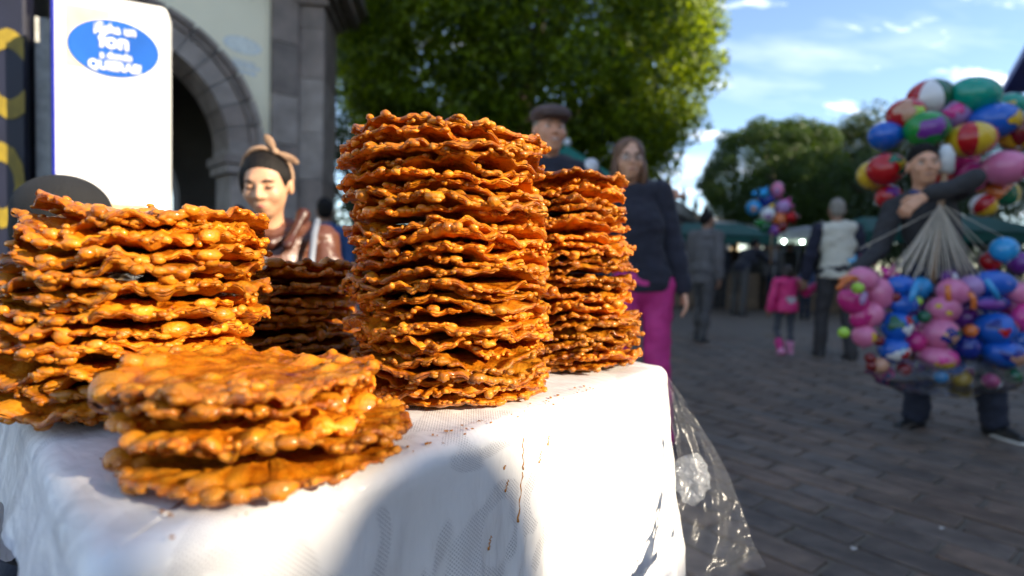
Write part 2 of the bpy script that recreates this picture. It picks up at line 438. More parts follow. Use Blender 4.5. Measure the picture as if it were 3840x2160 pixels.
def build_cloth():
    """top sheet and hanging sides in one continuous surface: perimeter rings"""
    mat = cloth_material()
    # rounded perimeter in (a, b)
    per = []
    rc = 0.02
    def arc(cx, cy, a0, n=10):
        for i in range(n + 1):
            a = a0 + (math.pi / 2) * i / n
            per.append((cx + rc * math.cos(a), cy + rc * math.sin(a), math.cos(a), math.sin(a)))
    def seg(p, q, nx, ny, n):
        for i in range(1, n):
            f = i / n
            per.append((p[0] + (q[0] - p[0]) * f, p[1] + (q[1] - p[1]) * f, nx, ny))
    arc(rc, rc, math.pi); seg((rc, 0), (TW - rc, 0), 0, -1, 210)
    arc(TW - rc, rc, 1.5 * math.pi); seg((TW, rc), (TW, TD - rc), 1, 0, 90)
    arc(TW - rc, TD - rc, 0); seg((TW - rc, TD), (rc, TD), 0, 1, 60)
    arc(rc, TD - rc, .5 * math.pi); seg((0, TD - rc), (0, rc), -1, 0, 100)
    per = np.array(per); n = len(per)
    # arc length
    dl = np.linalg.norm(np.roll(per[:, :2], -1, 0) - per[:, :2], axis=1); s = np.concatenate([[0], np.cumsum(dl)[:-1]])
    a, b = per[:, 0], per[:, 1]
    na, nb = per[:, 2], per[:, 3]
    front = np.clip(-nb, 0, 1); left = np.clip(-na, 0, 1); right = np.clip(na, 0, 1); back = np.clip(nb, 0, 1)
    # how far the cloth hangs
    drop = front * 0.46 + left * (0.030 + 0.06 * np.clip(b / TD, 0, 1)) + right * 0.36 + back * 0.22
    drop += (0.012 * np.sin(s * 33) + 0.008 * np.sin(s * 71 + 1)) * np.clip(drop / .3, .1, 1)
    # folds: gentle on the front, deep at the far right corner
    near_c = np.exp(-((s - (TW - 0.0)) / 0.07) ** 2)
    near_l = np.exp(-((np.minimum(s, s.max() - s)) / 0.10) ** 2)
    fold = front * (0.013 * np.sin(s * 19 + .4) + 0.008 * np.sin(s * 41 + 1)) + right * (0.028 * np.sin(s * 24 + 2.4)) + left * 0.002 * np.sin(s * 40)
    fold += near_c * 0.020 * np.sin(s * 70 + .5) + near_l * 0.002 * np.sin(s * 55)
    rows = []; CU = []; CV = []
    nzz = Noise2(5)
    # top: shrink rings towards the middle
    cx, cy = TW / 2, TD / 2
    for f in np.linspace(0.0, 1.0, 26)[:-1]:
        k = f
        aa = cx + (a - na * .0215 - cx) * k; bb = cy + (b - nb * .0215 - cy) * k
        z = 0.0012 * nzz(aa * 22, bb * 22) + 0.0008 * nzz(aa * 55 + 9, bb * 55)
        rows.append((aa, bb, z)); CU.append(aa); CV.append(bb)
    er = 0.020
    for t in np.linspace(0, math.pi / 2, 7):
        aa = a + na * er * (math.sin(t) - 1); bb = b + nb * er * (math.sin(t) - 1)
        z = -er * (1 - math.cos(t)) + 0.001 * nzz(aa * 30, bb * 30)
        rows.append((aa, bb, z)); CU.append(a + na * er * t - na * er); CV.append(b + nb * er * t - nb * er)
    for t in np.linspace(0, 1, 34)[1:]:
        h = t * drop
        o = fold * (t ** 0.8) * 1.3 + 0.022 * t * front + right * (0.15 * t) + left * 0.016 * t + back * .02 * t + near_c * .02 * t
        o += (0.0034 * nzz(s * 48, h * 20) + 0.0018 * nzz(s * 120 + 3, h * 80)) * min(1, t * 4) * np.clip(drop / .2, .12, 1)
        aa = a + na * o; bb = b + nb * o
        rows.append((aa, bb, -er - h)); CU.append(a + na * (h + er)); CV.append(b + nb * (h + er))
    A = np.array([r[0] for r in rows]).T; B = np.array([r[1] for r in rows]).T
    Z = np.array([np.broadcast_to(r[2], (n,)) for r in rows]).T
    P = np.empty((n, A.shape[1], 3))
    P[..., 0] = TL[0] + TU[0] * A + TV[0] * B; P[..., 1] = TL[1] + TU[1] * A + TV[1] * B; P[..., 2] = TOP_Z + Z
    cu = np.array(CU).T; cv = np.array(CV).T
    o = mk('tablecloth', P.reshape(-1, 3), grid_faces(n, A.shape[1], True)[:, ::-1], mat, None, True, attr={'cu': cu.ravel() + 2, 'cv': cv.ravel() + 2})
    tag(o, 'white lace tablecloth under clear plastic, hanging over the table edge', 'tablecloth')
    return o

def build_plastic():
    m = film_material('clear plastic film', (0.94, 0.95, 0.96), 0.045, 0.25, 0.25, 22, 1.22)
    # left border follows the cloth, right border blows outwards
    Lp = [spot(2462, 1392, .962), spot(2490, 1480, .95), spot(2525, 1640, .92), spot(2545, 1800, .90), spot(2520, 1960, .87), spot(2460, 2100, .84), spot(2330, 2230, .80)]
    Rp = [spot(2490, 1398, .965), spot(2560, 1490, .97), spot(2640, 1615, .97), spot(2720, 1760, .95), spot(2775, 1900, .92), spot(2815, 2020, .90), spot(2862, 2110, .88)]
    def cr(P, t):
        n = len(P) - 1; x = min(t * n, n - 1e-6); i = int(x); f = x - i
        p0, p1, p2, p3 = P[max(i - 1, 0)], P[i], P[i + 1], P[min(i + 2, n)]
        return 0.5 * ((2 * p1) + (p2 - p0) * f + (2 * p0 - 5 * p1 + 4 * p2 - p3) * f * f + (3 * p1 - p0 - 3 * p2 + p3) * f ** 3)
    nu, nv = 60, 34
    nz = Noise2(11); V = []
    for i in range(nu):
        t = i / (nu - 1)
        l, r = cr(Lp, t), cr(Rp, t)
        for j in range(nv):
            f = j / (nv - 1)
            p = l.lerp(r, f)
            w = float(nz(np.array(f * 5 + t * 3), np.array(t * 7))) * .012 + float(nz(np.array(f * 14 + t * 5), np.array(t * 20 + 4))) * .004 + .03 * math.sin(math.pi * f) * t
            edge = math.exp(-((1 - f) / .06) ** 2) * .006
            p = p - _F * (w * min(1, t * 5) + edge)
            V.append(p)
    o = mk('plastic_sheet', V, grid_faces(nu, nv), m, None, True)
    tag(o, 'clear crinkled plastic sheet flaring out from the table corner', 'plastic sheet')
    # small crumpled clear bag behind the sheet, beside the cloth
    V, Fc = uvball((0, 0, 0), (.034, .03, .042), 26, 18)
    V = np.array(V); n1 = Noise2(4)
    d = 1 + .22 * n1(V[:, 0] * 90 + 5, V[:, 2] * 90 + V[:, 1] * 60) + .12 * n1(V[:, 0] * 200, V[:, 2] * 200 + V[:, 1] * 150)
    V = V * d[:, None]
    bag = mk('plastic_bag', V + np.array(spot(2590, 1790, 1.02)), Fc, film_material('crumpled clear bag', (.85, .9, .93), .35, .12, .9, 60), None, False)
    tag(bag, 'small crumpled clear plastic bag hanging beside the cloth behind the sheet', 'plastic bag')

def build_under_table():
    blue = pmat('blue crate plastic', (0.012, 0.03, 0.50), 0.4, 0.15, 10)
    red = pmat('dark red crate plastic', (0.10, 0.012, 0.012), 0.5, 0.2, 10)
    # blue bucket standing at the left end of the table
    def crate(name, c, size, rz, mat, label, cat):
        r = empty(name, (c[0], c[1], 0), rz)
        tag(r, label, cat)
        sx, sy, h = size; w = .012
        MB().box((0, 0, .006), (sx, sy, .012)).build('base', mat, r)
        for k, (x, y, dx, dy) in enumerate(((0, -sy / 2 + w / 2, sx, w), (0, sy / 2 - w / 2, sx, w), (-sx / 2 + w / 2, 0, w, sy - 2 * w), (sx / 2 - w / 2, 0, w, sy - 2 * w))):
            MB().box((x, y, .0125 + h / 2), (dx, dy, h - .001), bev=.003).build('side', mat, r)
        MB().box((0, -sy / 2 - .006, h * .96), (sx + .02, .012, .03), bev=.003).build('rim', mat, r)
        MB().box((0, sy / 2 + .006, h * .96), (sx + .02, .012, .03), bev=.003).build('rim', mat, r)
        return r
    p = TL - TU * .155 + TV * .17
    crate('crate', p, (.20, .26, .705), math.atan2(TU[1], TU[0]), blue, 'blue plastic crate below the hem at the near left end of the table', 'crate')
    p = TL - TU * .43 + TV * .08
    crate('crate', p, (.30, .30, .66), math.atan2(TU[1], TU[0]) + .2, red, 'dark red crate beside the blue crate at the lower left corner', 'crate')
    p = TL + TU * .70 + TV * .10
    crate('crate', p, (.20, .28, .42), math.atan2(TU[1], TU[0]), blue, 'blue plastic crate under the table behind the hanging cloth', 'crate')

# ------------------------------------------------------------------ fried pastries
ORD = ['first', 'second', 'third', 'fourth', 'fifth', 'sixth', 'seventh', 'eighth', 'ninth', 'tenth', 'eleventh', 'twelfth', 'thirteenth', 'fourteenth', 'fifteenth',
       'sixteenth', 'seventeenth', 'eighteenth', 'nineteenth', 'twentieth', 'twenty-first', 'twenty-second', 'twenty-third', 'twenty-fourth', 'twenty-fifth',
       'twenty-sixth', 'twenty-seventh', 'twenty-eighth', 'twenty-ninth', 'thirtieth']

def wave_set(rng, ks, amps):
    return [(k, a * rng.uniform(.5, 1.2), rng.uniform(0, 2 * math.pi)) for k, a in zip(ks, amps)]

def fritter_mesh(seed, R, waves, NA=240, nb=46, inner=5, outer=14, big=1.0, t0=.0013, extra=None, bumpy=1.0, sag=.0058, puff=0.0, face=-1.57, balls=66):
    rng = np.random.RandomState(seed)
    th = np.linspace(0, 2 * math.pi, NA, endpoint=False); th = th - .5 * np.sin(th - face)      # finer towards the viewer's side
    out = R * (1 + .008 * np.sin(67 * th + rng.rand() * 6) + .009 * np.sin(53 * th + rng.rand() * 6) + .010 * np.sin(31 * th + rng.rand() * 6) + .008 * np.sin(47 * th + rng.rand() * 6) + .022 * np.sin(2 * th + rng.rand() * 6) + .020 * np.sin(3 * th + rng.rand() * 6) + .016 * np.sin(5 * th + rng.rand() * 6) + .012 * np.sin(9 * th + rng.rand() * 6)
               + .012 * np.sin(14 * th + rng.rand() * 6) + .008 * np.sin(23 * th + rng.rand() * 6))
    # ragged bites
    for _ in range(rng.randint(1, 4)):
        t = rng.rand() * 6.28; w = rng.uniform(.05, .12); dd = rng.uniform(.03, .09)
        dth = np.angle(np.exp(1j * (th - t)))
        out *= 1 - dd * np.exp(-(dth / w) ** 2)
    B = []
    def at_rim(t): return np.interp(t, th, out, period=2 * math.pi)
    for k in range(int(nb * .4)):                        # beads of the lacy rim
        t = rng.rand() * 2 * math.pi; rb = rng.uniform(.0013, .0027)
        B.append((t, at_rim(t) - rb * rng.uniform(-.7, 2.5), rb, rng.uniform(.8, 1.3), rng.uniform(.6, 1.2)))
    for k in range(int(nb * .4)):                        # middling bubbles
        t = rng.rand() * 2 * math.pi; rb = (.0025 + .0032 * rng.rand() ** 1.4) * big
        B.append((t, at_rim(t) - rb * rng.uniform(-.5, 1.6), rb, rng.uniform(.7, 1.1), rng.uniform(.5, 1.0)))
    for k in range(8):                                    # a few fat balls
        t = rng.rand() * 2 * math.pi; rb = rng.uniform(.0058, .0105) * big
        o = np.interp(t, th, out, period=2 * math.pi); B.append((t, o - rb * rng.uniform(.2, 1.2), rb, rng.uniform(.5, .9), rng.uniform(.3, .8)))
    for k in range(int(nb * .8)):                         # blisters further in
        t = rng.rand() * 2 * math.pi
        rb = (.003 + .008 * rng.rand() ** 2) * big
        B.append((t, R * math.sqrt(rng.uniform(.15, .92)), rb, rng.uniform(.3, .7), rng.uniform(.1, .5)))
    if extra: B += extra
    for t, r, rb, _, _ in B:
        dth = np.angle(np.exp(1j * (th - t)))
        lat = np.abs(r * np.sin(dth)); okk = (np.abs(dth) < 1.2) & (lat < rb)
        ext = r * np.cos(dth) + np.sqrt(np.maximum(rb * rb - lat * lat, 0))
        out = np.where(okk, np.maximum(out, ext), out)
    # a light smoothing of the outline keeps necks between bubbles soft
    out = .25 * np.roll(out, 1) + .5 * out + .25 * np.roll(out, -1)
    s1 = .76 if inner < 8 else .70
    sfr = np.concatenate([np.linspace(0.02, s1, inner, endpoint=False), np.linspace(s1, .982, outer - 2), [.990, .9965, 1.0]])
    nr = len(sfr)
    S = sfr[None, :]; r = out[:, None] * S
    X = r * np.cos(th)[:, None]; Y = r * np.sin(th)[:, None]
    n1, n2 = Noise2(seed * 3 + 1), Noise2(seed * 3 + 2)
    edge_d = (1 - S) * out[:, None]
    rnd = np.sqrt(np.clip(1 - (1 - np.clip(edge_d / .003, 0, 1)) ** 2, 0, 1))
    lump = .0011 * n1(X * 95, Y * 95) + .0006 * n2(X * 230, Y * 230)
    bead = .0017 * np.exp(-((edge_d - .0035) / .005) ** 2) * (1 + .8 * n1(np.cos(th)[:, None] * 9 + 3, np.sin(th)[:, None] * 9 + S * 0))
    pocket = puff * np.clip(n1(X * 30 + 11, Y * 30) + .45, 0, 1) * np.clip((.93 - S) / .12, 0, 1)
    bead = bead + pocket
    th_top = np.maximum(t0 + bead + lump * bumpy, .0004) * rnd
    th_bot = np.maximum(t0 + bead * .8 + .001 * bumpy * n2(X * 80 + 7, Y * 80), .0004) * rnd
    blis = np.zeros_like(X)
    def smax(p, q, k):
        h = np.clip(.5 + .5 * (p - q) / k, 0, 1); return q * (1 - h) + p * h + k * h * (1 - h)
    for t, rc, rb, ft, fb in B:
        bx, by = rc * math.cos(t), rc * math.sin(t)
        d2 = (X - bx) ** 2 + (Y - by) ** 2
        sel = d2 < (rb * 1.25) ** 2
        if not sel.any(): continue
        h = np.sqrt(np.maximum(rb * rb - d2[sel], 0))
        th_top[sel] = smax(h * ft, th_top[sel], .0007 if True else 0)
        th_bot[sel] = smax(h * fb, th_bot[sel], .0007)
        blis[sel] = np.maximum(blis[sel], np.clip(h / rb * 1.2, 0, 1) * min(1, rb / .006))
    th_top[:, -1] = 0; th_bot[:, -1] = 0
    mid = np.zeros_like(X)
    for k, a, ph in waves:
        mid += a * (S ** (2.2 if k < 12 else 7.0)) * np.cos(k * th[:, None] + ph)
    mid += sag * n2(X * 26, Y * 26) * (1 - .55 * S ** 3) + .0022 * n1(X * 55 + 5, Y * 55) * S
    top = np.stack([X, Y, mid + th_top], -1).reshape(-1, 3)
    bot = np.stack([X[:, :-1], Y[:, :-1], (mid - th_bot)[:, :-1]], -1).reshape(-1, 3)
    nt = len(top)
    ct = np.array([[0, 0, mid[:, 0].mean() + t0], [0, 0, mid[:, 0].mean() - t0]])
    V = np.concatenate([top, bot, ct])
    Fq = [grid_faces(NA, nr, True)]
    gb = grid_faces(NA, nr - 1, True, nt)[:, ::-1]
    Fq.append(gb)
    I = np.arange(NA); I2 = (I + 1) % NA
    Fq.append(np.stack([nt + I * (nr - 1) + nr - 2, I * nr + nr - 1, I2 * nr + nr - 1, nt + I2 * (nr - 1) + nr - 2], -1)[:, ::-1])
    # centre caps as thin quads
    c1, c2 = len(V) - 2, len(V) - 1
    J = np.arange(0, NA, 2); J1 = (J + 1) % NA; J2 = (J + 2) % NA
    Fq.append(np.stack([np.full(len(J), c1), J * nr, J1 * nr, J2 * nr], -1))
    Fq.append(np.stack([np.full(len(J), c2), nt + J2 * (nr - 1), nt + J1 * (nr - 1), nt + J * (nr - 1)], -1))
    F = np.concatenate(Fq)
    bl = np.concatenate([blis.ravel(), blis[:, :-1].ravel(), [0, 0]])
    # blown-up bubbles standing out of the rim: small closed balls grown together with the dough
    nu, nv = 9, 6
    la = np.pi * np.arange(1, nv) / nv; lo = 2 * np.pi * np.arange(nu) / nu
    T = np.concatenate([[(0, 0, 1)], np.stack([np.outer(np.sin(la), np.cos(lo)), np.outer(np.sin(la), np.sin(lo)), np.outer(np.cos(la), np.ones(nu))], -1).reshape(-1, 3), [(0, 0, -1)]])
    TF = []
    for q in range(nu):
        TF.append((0, 1 + q, 1 + (q + 1) % nu, 1 + (q + 1) % nu)); e0 = 1 + (nv - 2) * nu; TF.append((len(T) - 1, e0 + (q + 1) % nu, e0 + q, e0 + q))
        for i in range(nv - 2): TF.append((1 + i * nu + q, 1 + (i + 1) * nu + q, 1 + (i + 1) * nu + (q + 1) % nu, 1 + i * nu + (q + 1) % nu))
    TQ = np.array([f for f in TF if f[2] != f[3]]); TT = np.array([f[:3] for f in TF if f[2] == f[3]])
    Vs, Qs, Ts, Bs = [V], [F], [], [bl]; nb0 = len(V)
    for k in range(balls):
        t = face + rng.randn() * 1.15 if rng.rand() < .72 else rng.rand() * 6.283
        x = rng.rand()
        rb = (.0014 + .0020 * rng.rand()) if x < .66 else ((.0030 + .0026 * rng.rand()) if x < .955 else rng.uniform(.0052, .0088)) 
        rb *= big
        ro = np.interp(t, th, out, period=2 * math.pi) - rb * (rng.uniform(-.35, 1.3) if rng.rand() < .75 else rng.uniform(1, 7))
        zz = sum(am * (ro / R) ** (2.2 if kk < 12 else 7.0) * math.cos(kk * t + ph) for kk, am, ph in waves) + float(.0022 * n1(np.array(ro * math.cos(t) * 55 + 5), np.array(ro * math.sin(t) * 55)))
        q = T * (rb * rng.uniform(.85, 1.1), rb * rng.uniform(.9, 1.7), rb * rng.uniform(.6, 1.0))
        q = q * (1 + .16 * rng.randn(len(T), 1) * .6)
        ca, sa = math.cos(t + rng.uniform(-.6, .6)), math.sin(t)
        ca, sa = math.cos(t), math.sin(t)
        W = np.stack([q[:, 0] * ca - q[:, 1] * sa + ro * ca, q[:, 0] * sa + q[:, 1] * ca + ro * sa, q[:, 2] + zz + rng.uniform(-.35, .5) * rb], 1)
        Vs.append(W); Qs.append(TQ + nb0); Ts.append(TT + nb0); Bs.append(np.full(len(W), rng.uniform(.1, 1.0))); nb0 += len(W)
    V = np.concatenate(Vs); bl = np.concatenate(Bs)
    if Ts:
        # the pole triangles are stored as quads with a split edge so the mesh stays one array
        tt = np.concatenate(Ts); mid = (V[tt[:, 1]] + V[tt[:, 2]]) / 2; mi = len(V) + np.arange(len(tt))
        V = np.concatenate([V, mid]); bl = np.concatenate([bl, bl[tt[:, 1]]])
        Qs.append(np.stack([tt[:, 0], tt[:, 1], mi, tt[:, 2]], 1))
    F = np.concatenate(Qs)
    return V, F, bl

def build_fritters():
    mat = fritter_material()
    stacks = [
        # name in labels, a, b, number, height, radius, seed, waves amplitude, lean
        ('tallest stack', .455, .140, 30, .330, .121, 100, 1.5, (-.016, .0)),
        ('far right corner stack', .738, .128, 24, .305, .113, 200, 1.35, (-.035, .01)),
        ('wide left stack', .158, .375, 18, .214, .121, 300, 1.7, (.022, .0)),
        ('low dark back stack', .415, .505, 12, .155, .125, 400, 1.3, (0, 0)),
        ('low front pile', .150, .128, 5, .073, .100, 500, 1.35, (0, 0)),
    ]
    for sname, a, b, n, H, R, seed, wv, lean in stacks:
        rng = np.random.RandomState(seed)
        pitch = H / n
        shared = wave_set(rng, (2, 3, 5, 7), (.0022 * wv, .0022 * wv, .0018 * wv, .0012 * wv))
        for i in range(n):
            shared = [(k, am, ph + rng.uniform(-.35, .35)) for k, am, ph in shared]
            own = wave_set(rng, (2, 3, 4, 6, 8, 11, 15, 20, 27, 37, 49), np.array((.0010, .0014, .0016, .0014, .0012, .0011, .0010, .0010, .0009, .0007, .0005)) * wv)
            front_pile = seed == 500
            flat = .35 if i == 0 else 1.0                        # the lowest one lies on the cloth
            waves = [(k, am * flat, ph) for k, am, ph in shared + own]
            Rr = R * rng.uniform(.94, 1.05)
            extra = None; q0 = spos(a, b); fdir = math.atan2(-q0.y, -q0.x)
            if seed == 300: Rr *= (1.0 if i > 2 else .97) * (1 - .06 * max(0, (i - 10) / 7))
            if seed == 200: Rr *= 1.0 if i > 1 else .95
            if front_pile:
                Rr = R * (1.0, 1.04, .98, .97, 1.02)[i]
                if i == 3: extra = [(math.radians(196), Rr * 1.04, .0165, .95, .9)]
            V, F, bl = fritter_mesh(seed + i * 7, Rr, waves, 300 if front_pile else 176, nb=(120 if not front_pile else 70), inner=(16 if front_pile and i > 1 else (10 if i == n - 1 else 3)),
                                    outer=9 if not front_pile else 14, big=(1.0 if seed in (100, 200) else 1.18), extra=extra, bumpy=1.35 if front_pile else 1.0, sag=.0025 if front_pile or i == 0 else (.0070 if seed == 300 else .0058), puff=0.0 if front_pile or i == n - 1 else .0052, face=fdir)
            f = i / max(1, n - 1)
            off = rng.uniform(-1, 1, 2) * (.009 if not front_pile else .006)
            p = spos(a, b, .0065 + pitch * (i + .35 + (rng.uniform(-.25, .25) if 0 < i < n - 1 else 0)))
            p.x += off[0] + lean[0] * f; p.y += off[1] + lean[1] * f
            if front_pile:
                p += Vector(((.050, -.014, 0), (.046, .004, 0), (.026, -.004, 0), (.018, .0, 0), (.022, .004, 0))[i])
            tilt = rng.uniform(-1, 1, 2) * (math.radians(2.4) if i > 0 else 0)
            if front_pile: tilt = np.array([(.01, .0), (-.05, .03), (.05, .01), (.02, .02), (.012, .012)][i])
            if seed == 100 and i == n - 1: tilt = np.array((math.radians(5), math.radians(3)))
            if seed == 100 and i == n - 2: tilt = np.array((math.radians(3.5), math.radians(3)))
            if seed == 300 and i == n - 1: tilt = np.array((0, math.radians(2.5)))
            pos = n - i
            if pos == 1: where = 'topmost of the '
            elif i == 0: where = 'bottom one of the '
            else: where = ORD[pos - 1] + ' from the top of the '
            o = mk('fried_pastry', V, F, mat, None, True, loc=p, attr={'blister': bl})
            rz = rng.uniform(-.15, .15)
            o.rotation_euler = (tilt[0], tilt[1], rz)
            tag(o, 'bubbly fried pastry disc, ' + where + sname, 'pastry', 'pastries in the ' + sname)

def build_drips():
    syr = pmat('caramel syrup', (0.42, 0.16, 0.015), 0.2, 0.3, 60, coat=.4)
    rng = random.Random(3)
    # crumbs scattered on the cloth top
    mb = MB()
    for k in range(70):
        a = rng.uniform(.24, .62); b = rng.uniform(.004, .03) if rng.random() < .8 else rng.uniform(.01, .26)
        if k > 50: a = rng.uniform(.03, .12); b = rng.uniform(.0, .2)
        p = tpos(a, b, .002); s = rng.uniform(.0006, .0022)
        mb.box(p, (s * rng.uniform(1, 2.4), s, s * .6), rng.uniform(0, 3))
    o = mb.build('crumbs', syr); tag(o, 'caramel crumbs scattered on the cloth', 'crumbs', kind='stuff')
    # syrup runs on the hanging front of the cloth
    from mathutils.bvhtree import BVHTree
    cl = bpy.data.objects['tablecloth'].data
    bv = BVHTree.FromPolygons([v.co for v in cl.vertices], [tuple(p.vertices) for p in cl.polygons])
    nrm = Vector((-TV[0], -TV[1], 0)).normalized()
    runs = [((1960, 1640), (1962, 1760), .0011, 'long'), ((1958, 1770), (1942, 1958), .0013, 'longest'), ((1905, 1800), (1895, 1842), .0012, 'short'), ((1840, 2010), (1832, 2060), .0014, 'low'),
            ((2057, 1632), (2055, 1668), .0012, 'high'), ((2030, 1690), (2022, 1735), .0009, 'thin'), ((1893, 1745), (1890, 1757), .0013, 'tiny')]
    cam_o = Vector((0, 0, CAM_Z))
    for (p0, p1, r, wd) in runs:
        pts = []
        n = 12
        for k in range(n):
            f = k / (n - 1)
            px = p0[0] + (p1[0] - p0[0]) * f + 3 * math.sin(k * 1.7); py = p0[1] + (p1[1] - p0[1]) * f
            d = (spot(px, py, 1) - cam_o).normalized()
            h = bv.ray_cast(cam_o, d)
            if h[0] is None: continue
            pts.append((h[0] + h[1] * .0003 if h[1].dot(d) < 0 else h[0] - h[1] * .0003, r * (.45 + .25 * math.sin(k * 2.3) + (.7 if f > .85 else 0))))
        if len(pts) > 3:
            o = MB().tube([p for p, _ in pts], [max(q, .0003) for _, q in pts], 6).build('syrup_drip', syr, None, True)
            tag(o, {'long': 'long broken caramel drip just under the table edge', 'longest': 'longest caramel drip ending in a drop on the hanging cloth', 'short': 'short slanted caramel drip beside the longest one',
                    'low': 'caramel drip low on the hanging cloth with a fat end', 'high': 'caramel drip high on the brightly lit cloth', 'thin': 'thin caramel drip at the border of the cloth shadow',
                    'tiny': 'tiny single caramel drop on the shaded cloth'}[wd], 'drip', 'syrup drips on the cloth')

# ------------------------------------------------------------------ ground and pavers
def build_ground():
    m, nt, b = mat_base('old paving ground')
    N, L = nt.nodes.new, nt.links.new
    tc = N('ShaderNodeTexCoord')
    mp = N('ShaderNodeMapping'); L(tc.outputs['Object'], mp.inputs['Vector']); mp.inputs['Rotation'].default_value = (0, 0, PAV_ANG * -1)
    br = N('ShaderNodeTexBrick'); L(mp.outputs[0], br.inputs['Vector'])
    br.inputs['Scale'].default_value = 1.0; br.inputs['Brick Width'].default_value = .235; br.inputs['Row Height'].default_value = .125; br.inputs['Mortar Size'].default_value = .008
    br.inputs['Color1'].default_value = (.132, .105, .086, 1); br.inputs['Color2'].default_value = (.112, .094, .080, 1); br.inputs['Mortar'].default_value = (.155, .135, .112, 1)
    nz = N('ShaderNodeTexNoise'); L(tc.outputs['Object'], nz.inputs['Vector']); nz.inputs['Scale'].default_value = .9; nz.inputs['Detail'].default_value = 6
    rp = N('ShaderNodeValToRGB'); L(nz.outputs['Fac'], rp.inputs[0]); rp.color_ramp.elements[0].color = (.75, .72, .72, 1); rp.color_ramp.elements[1].color = (1.35, 1.3, 1.28, 1)
    mu = N('ShaderNodeMix'); mu.data_type = 'RGBA'; mu.blend_type = 'MULTIPLY'; mu.inputs['Factor'].default_value = 1; L(br.outputs[0], mu.inputs['A']); L(rp.outputs[0], mu.inputs['B'])
    L(mu.outputs['Result'], b.inputs['Base Color'])
    setin(b, Roughness=.72, Specular_IOR_Level=.35)
    bp = N('ShaderNodeBump'); L(br.outputs['Fac'], bp.inputs['Height']); bp.inputs['Strength'].default_value = .4; bp.inputs['Distance'].default_value = -.006
    L(bp.outputs[0], b.inputs['Normal'])
    g = mk('ground', [(-400, -200, 0), (400, -200, 0), (400, 700, 0), (-400, 700, 0)], [(0, 1, 2, 3)], m, None, False)
    tag(g, kind='structure')
    joint = pmat('paver joint sand', (.14, .120, .094), .9, .2, 30)
    bed = mk('paver_bed', [(-3.2, .3, .0115), (9.5, .3, .0115), (9.5, 8.2, .0115), (-3.2, 8.2, .0115)], [(0, 1, 2, 3)], joint, g, False)
    # pavers: brick bond, rows along (cos, sin) of PAV_ANG
    stones = [pmat('paver brown', (.120, .088, .066), .62, .35, 14, .5, 90, rnd=.22), pmat('paver grey', (.102, .081, .066), .62, .35, 14, .5, 90, rnd=.22), pmat('paver rust', (.126, .088, .064), .65, .35, 14, .5, 90, rnd=.22)]
    LN, WD, GAP = .345, .135, .018
    ux, uy = math.cos(PAV_ANG), math.sin(PAV_ANG); vx, vy = -uy, ux
    rng = random.Random(21)
    def stone_mesh(k):
        r = random.Random(k)
        x, y, h, e = LN / 2, WD / 2, .02, .006
        j = lambda: r.uniform(-.004, .004)
        bx = [(-x + j(), -y + j()), (x + j(), -y + j()), (x + j(), y + j()), (-x + j(), y + j())]
        c = .010
        ring = []
        for q in range(4):
            p = bx[q]; pn = bx[(q + 1) % 4]; pp = bx[q - 1]
            for t, o in ((c, pp), (c, pn)):
                d = math.hypot(o[0] - p[0], o[1] - p[1]); ring.append((p[0] + (o[0] - p[0]) * t / d, p[1] + (o[1] - p[1]) * t / d))
        V = [(px, py, 0) for px, py in ring] + [(px, py, h - e) for px, py in ring] + [(px * .975, py * .94, h + r.uniform(-.0015, .0015)) for px, py in ring]
        F = [tuple(range(16, 24))]
        for lv in (0, 8):
            for q in range(8): F.append((lv + q, lv + (q + 1) % 8, lv + 8 + (q + 1) % 8, lv + 8 + q))
        return V, F
    shapes = [stone_mesh(k) for k in range(8)]
    cells = []
    for j in range(-60, 70):
        for i in range(-36, 44):
            s = (i + .5 * (j % 2)) * (LN + GAP); t = j * (WD + GAP)
            x, y = .9 + s * ux + t * vx, 2.6 + s * uy + t * vy
            if -3.0 < x < 9.3 and .45 < y < 8.0:
                cells.append((x, y))
    def seen(x, y):
        d = (Vector((x, y, 0)) - Vector((0, 0, CAM_Z)))
        z = d.dot(_F)
        if z < .2: return None
        px = 1920 + d.dot(_R) / z * FPX; py = 1080 - d.dot(_U) / z * FPX
        if -60 < px < 3900 and py < 2300 and px > 2380 + (py - 1400) * .15: return z
        return None
    near = sorted([(seen(x, y), x, y) for x, y in cells if seen(x, y)])[:300]
    ns = {(x, y) for _, x, y in near}
    protos = []
    for k, (V, F) in enumerate(shapes):
        me = bpy.data.meshes.new('paver'); me.from_pydata(V, [], F); me.materials.append(stones[k % 3]); protos.append(me)
    for _, x, y in near:
        o = bpy.data.objects.new('paver', protos[rng.randrange(8)]); COL.objects.link(o); o.parent = g
        o.location = (x, y, .003 + rng.uniform(-.0025, .002)); o.rotation_euler = (rng.uniform(-.012, .012), rng.uniform(-.012, .012), PAV_ANG + rng.uniform(-.015, .015) + (math.pi if rng.random() < .5 else 0))
    BV, BF, BM = [], [], []
    for x, y in cells:
        if (x, y) in ns: continue
        V, F = shapes[rng.randrange(8)]
        a = PAV_ANG + rng.uniform(-.015, .015); ca, sa = math.cos(a), math.sin(a); b0 = len(BV); dz = .003 + rng.uniform(-.0025, .002)
        BV += [(x + p[0] * ca - p[1] * sa, y + p[0] * sa + p[1] * ca, p[2] + dz) for p in V]
        BF += [tuple(q + b0 for q in f) for f in F]; BM += [rng.randrange(3)] * len(F)
    o = mk('pavers', BV, BF, stones, g, False, matids=BM); tag(o, kind='stuff')
    # litter on the paving
    lit = pmat('pale litter', (.55, .52, .48), .7, .2, 40)
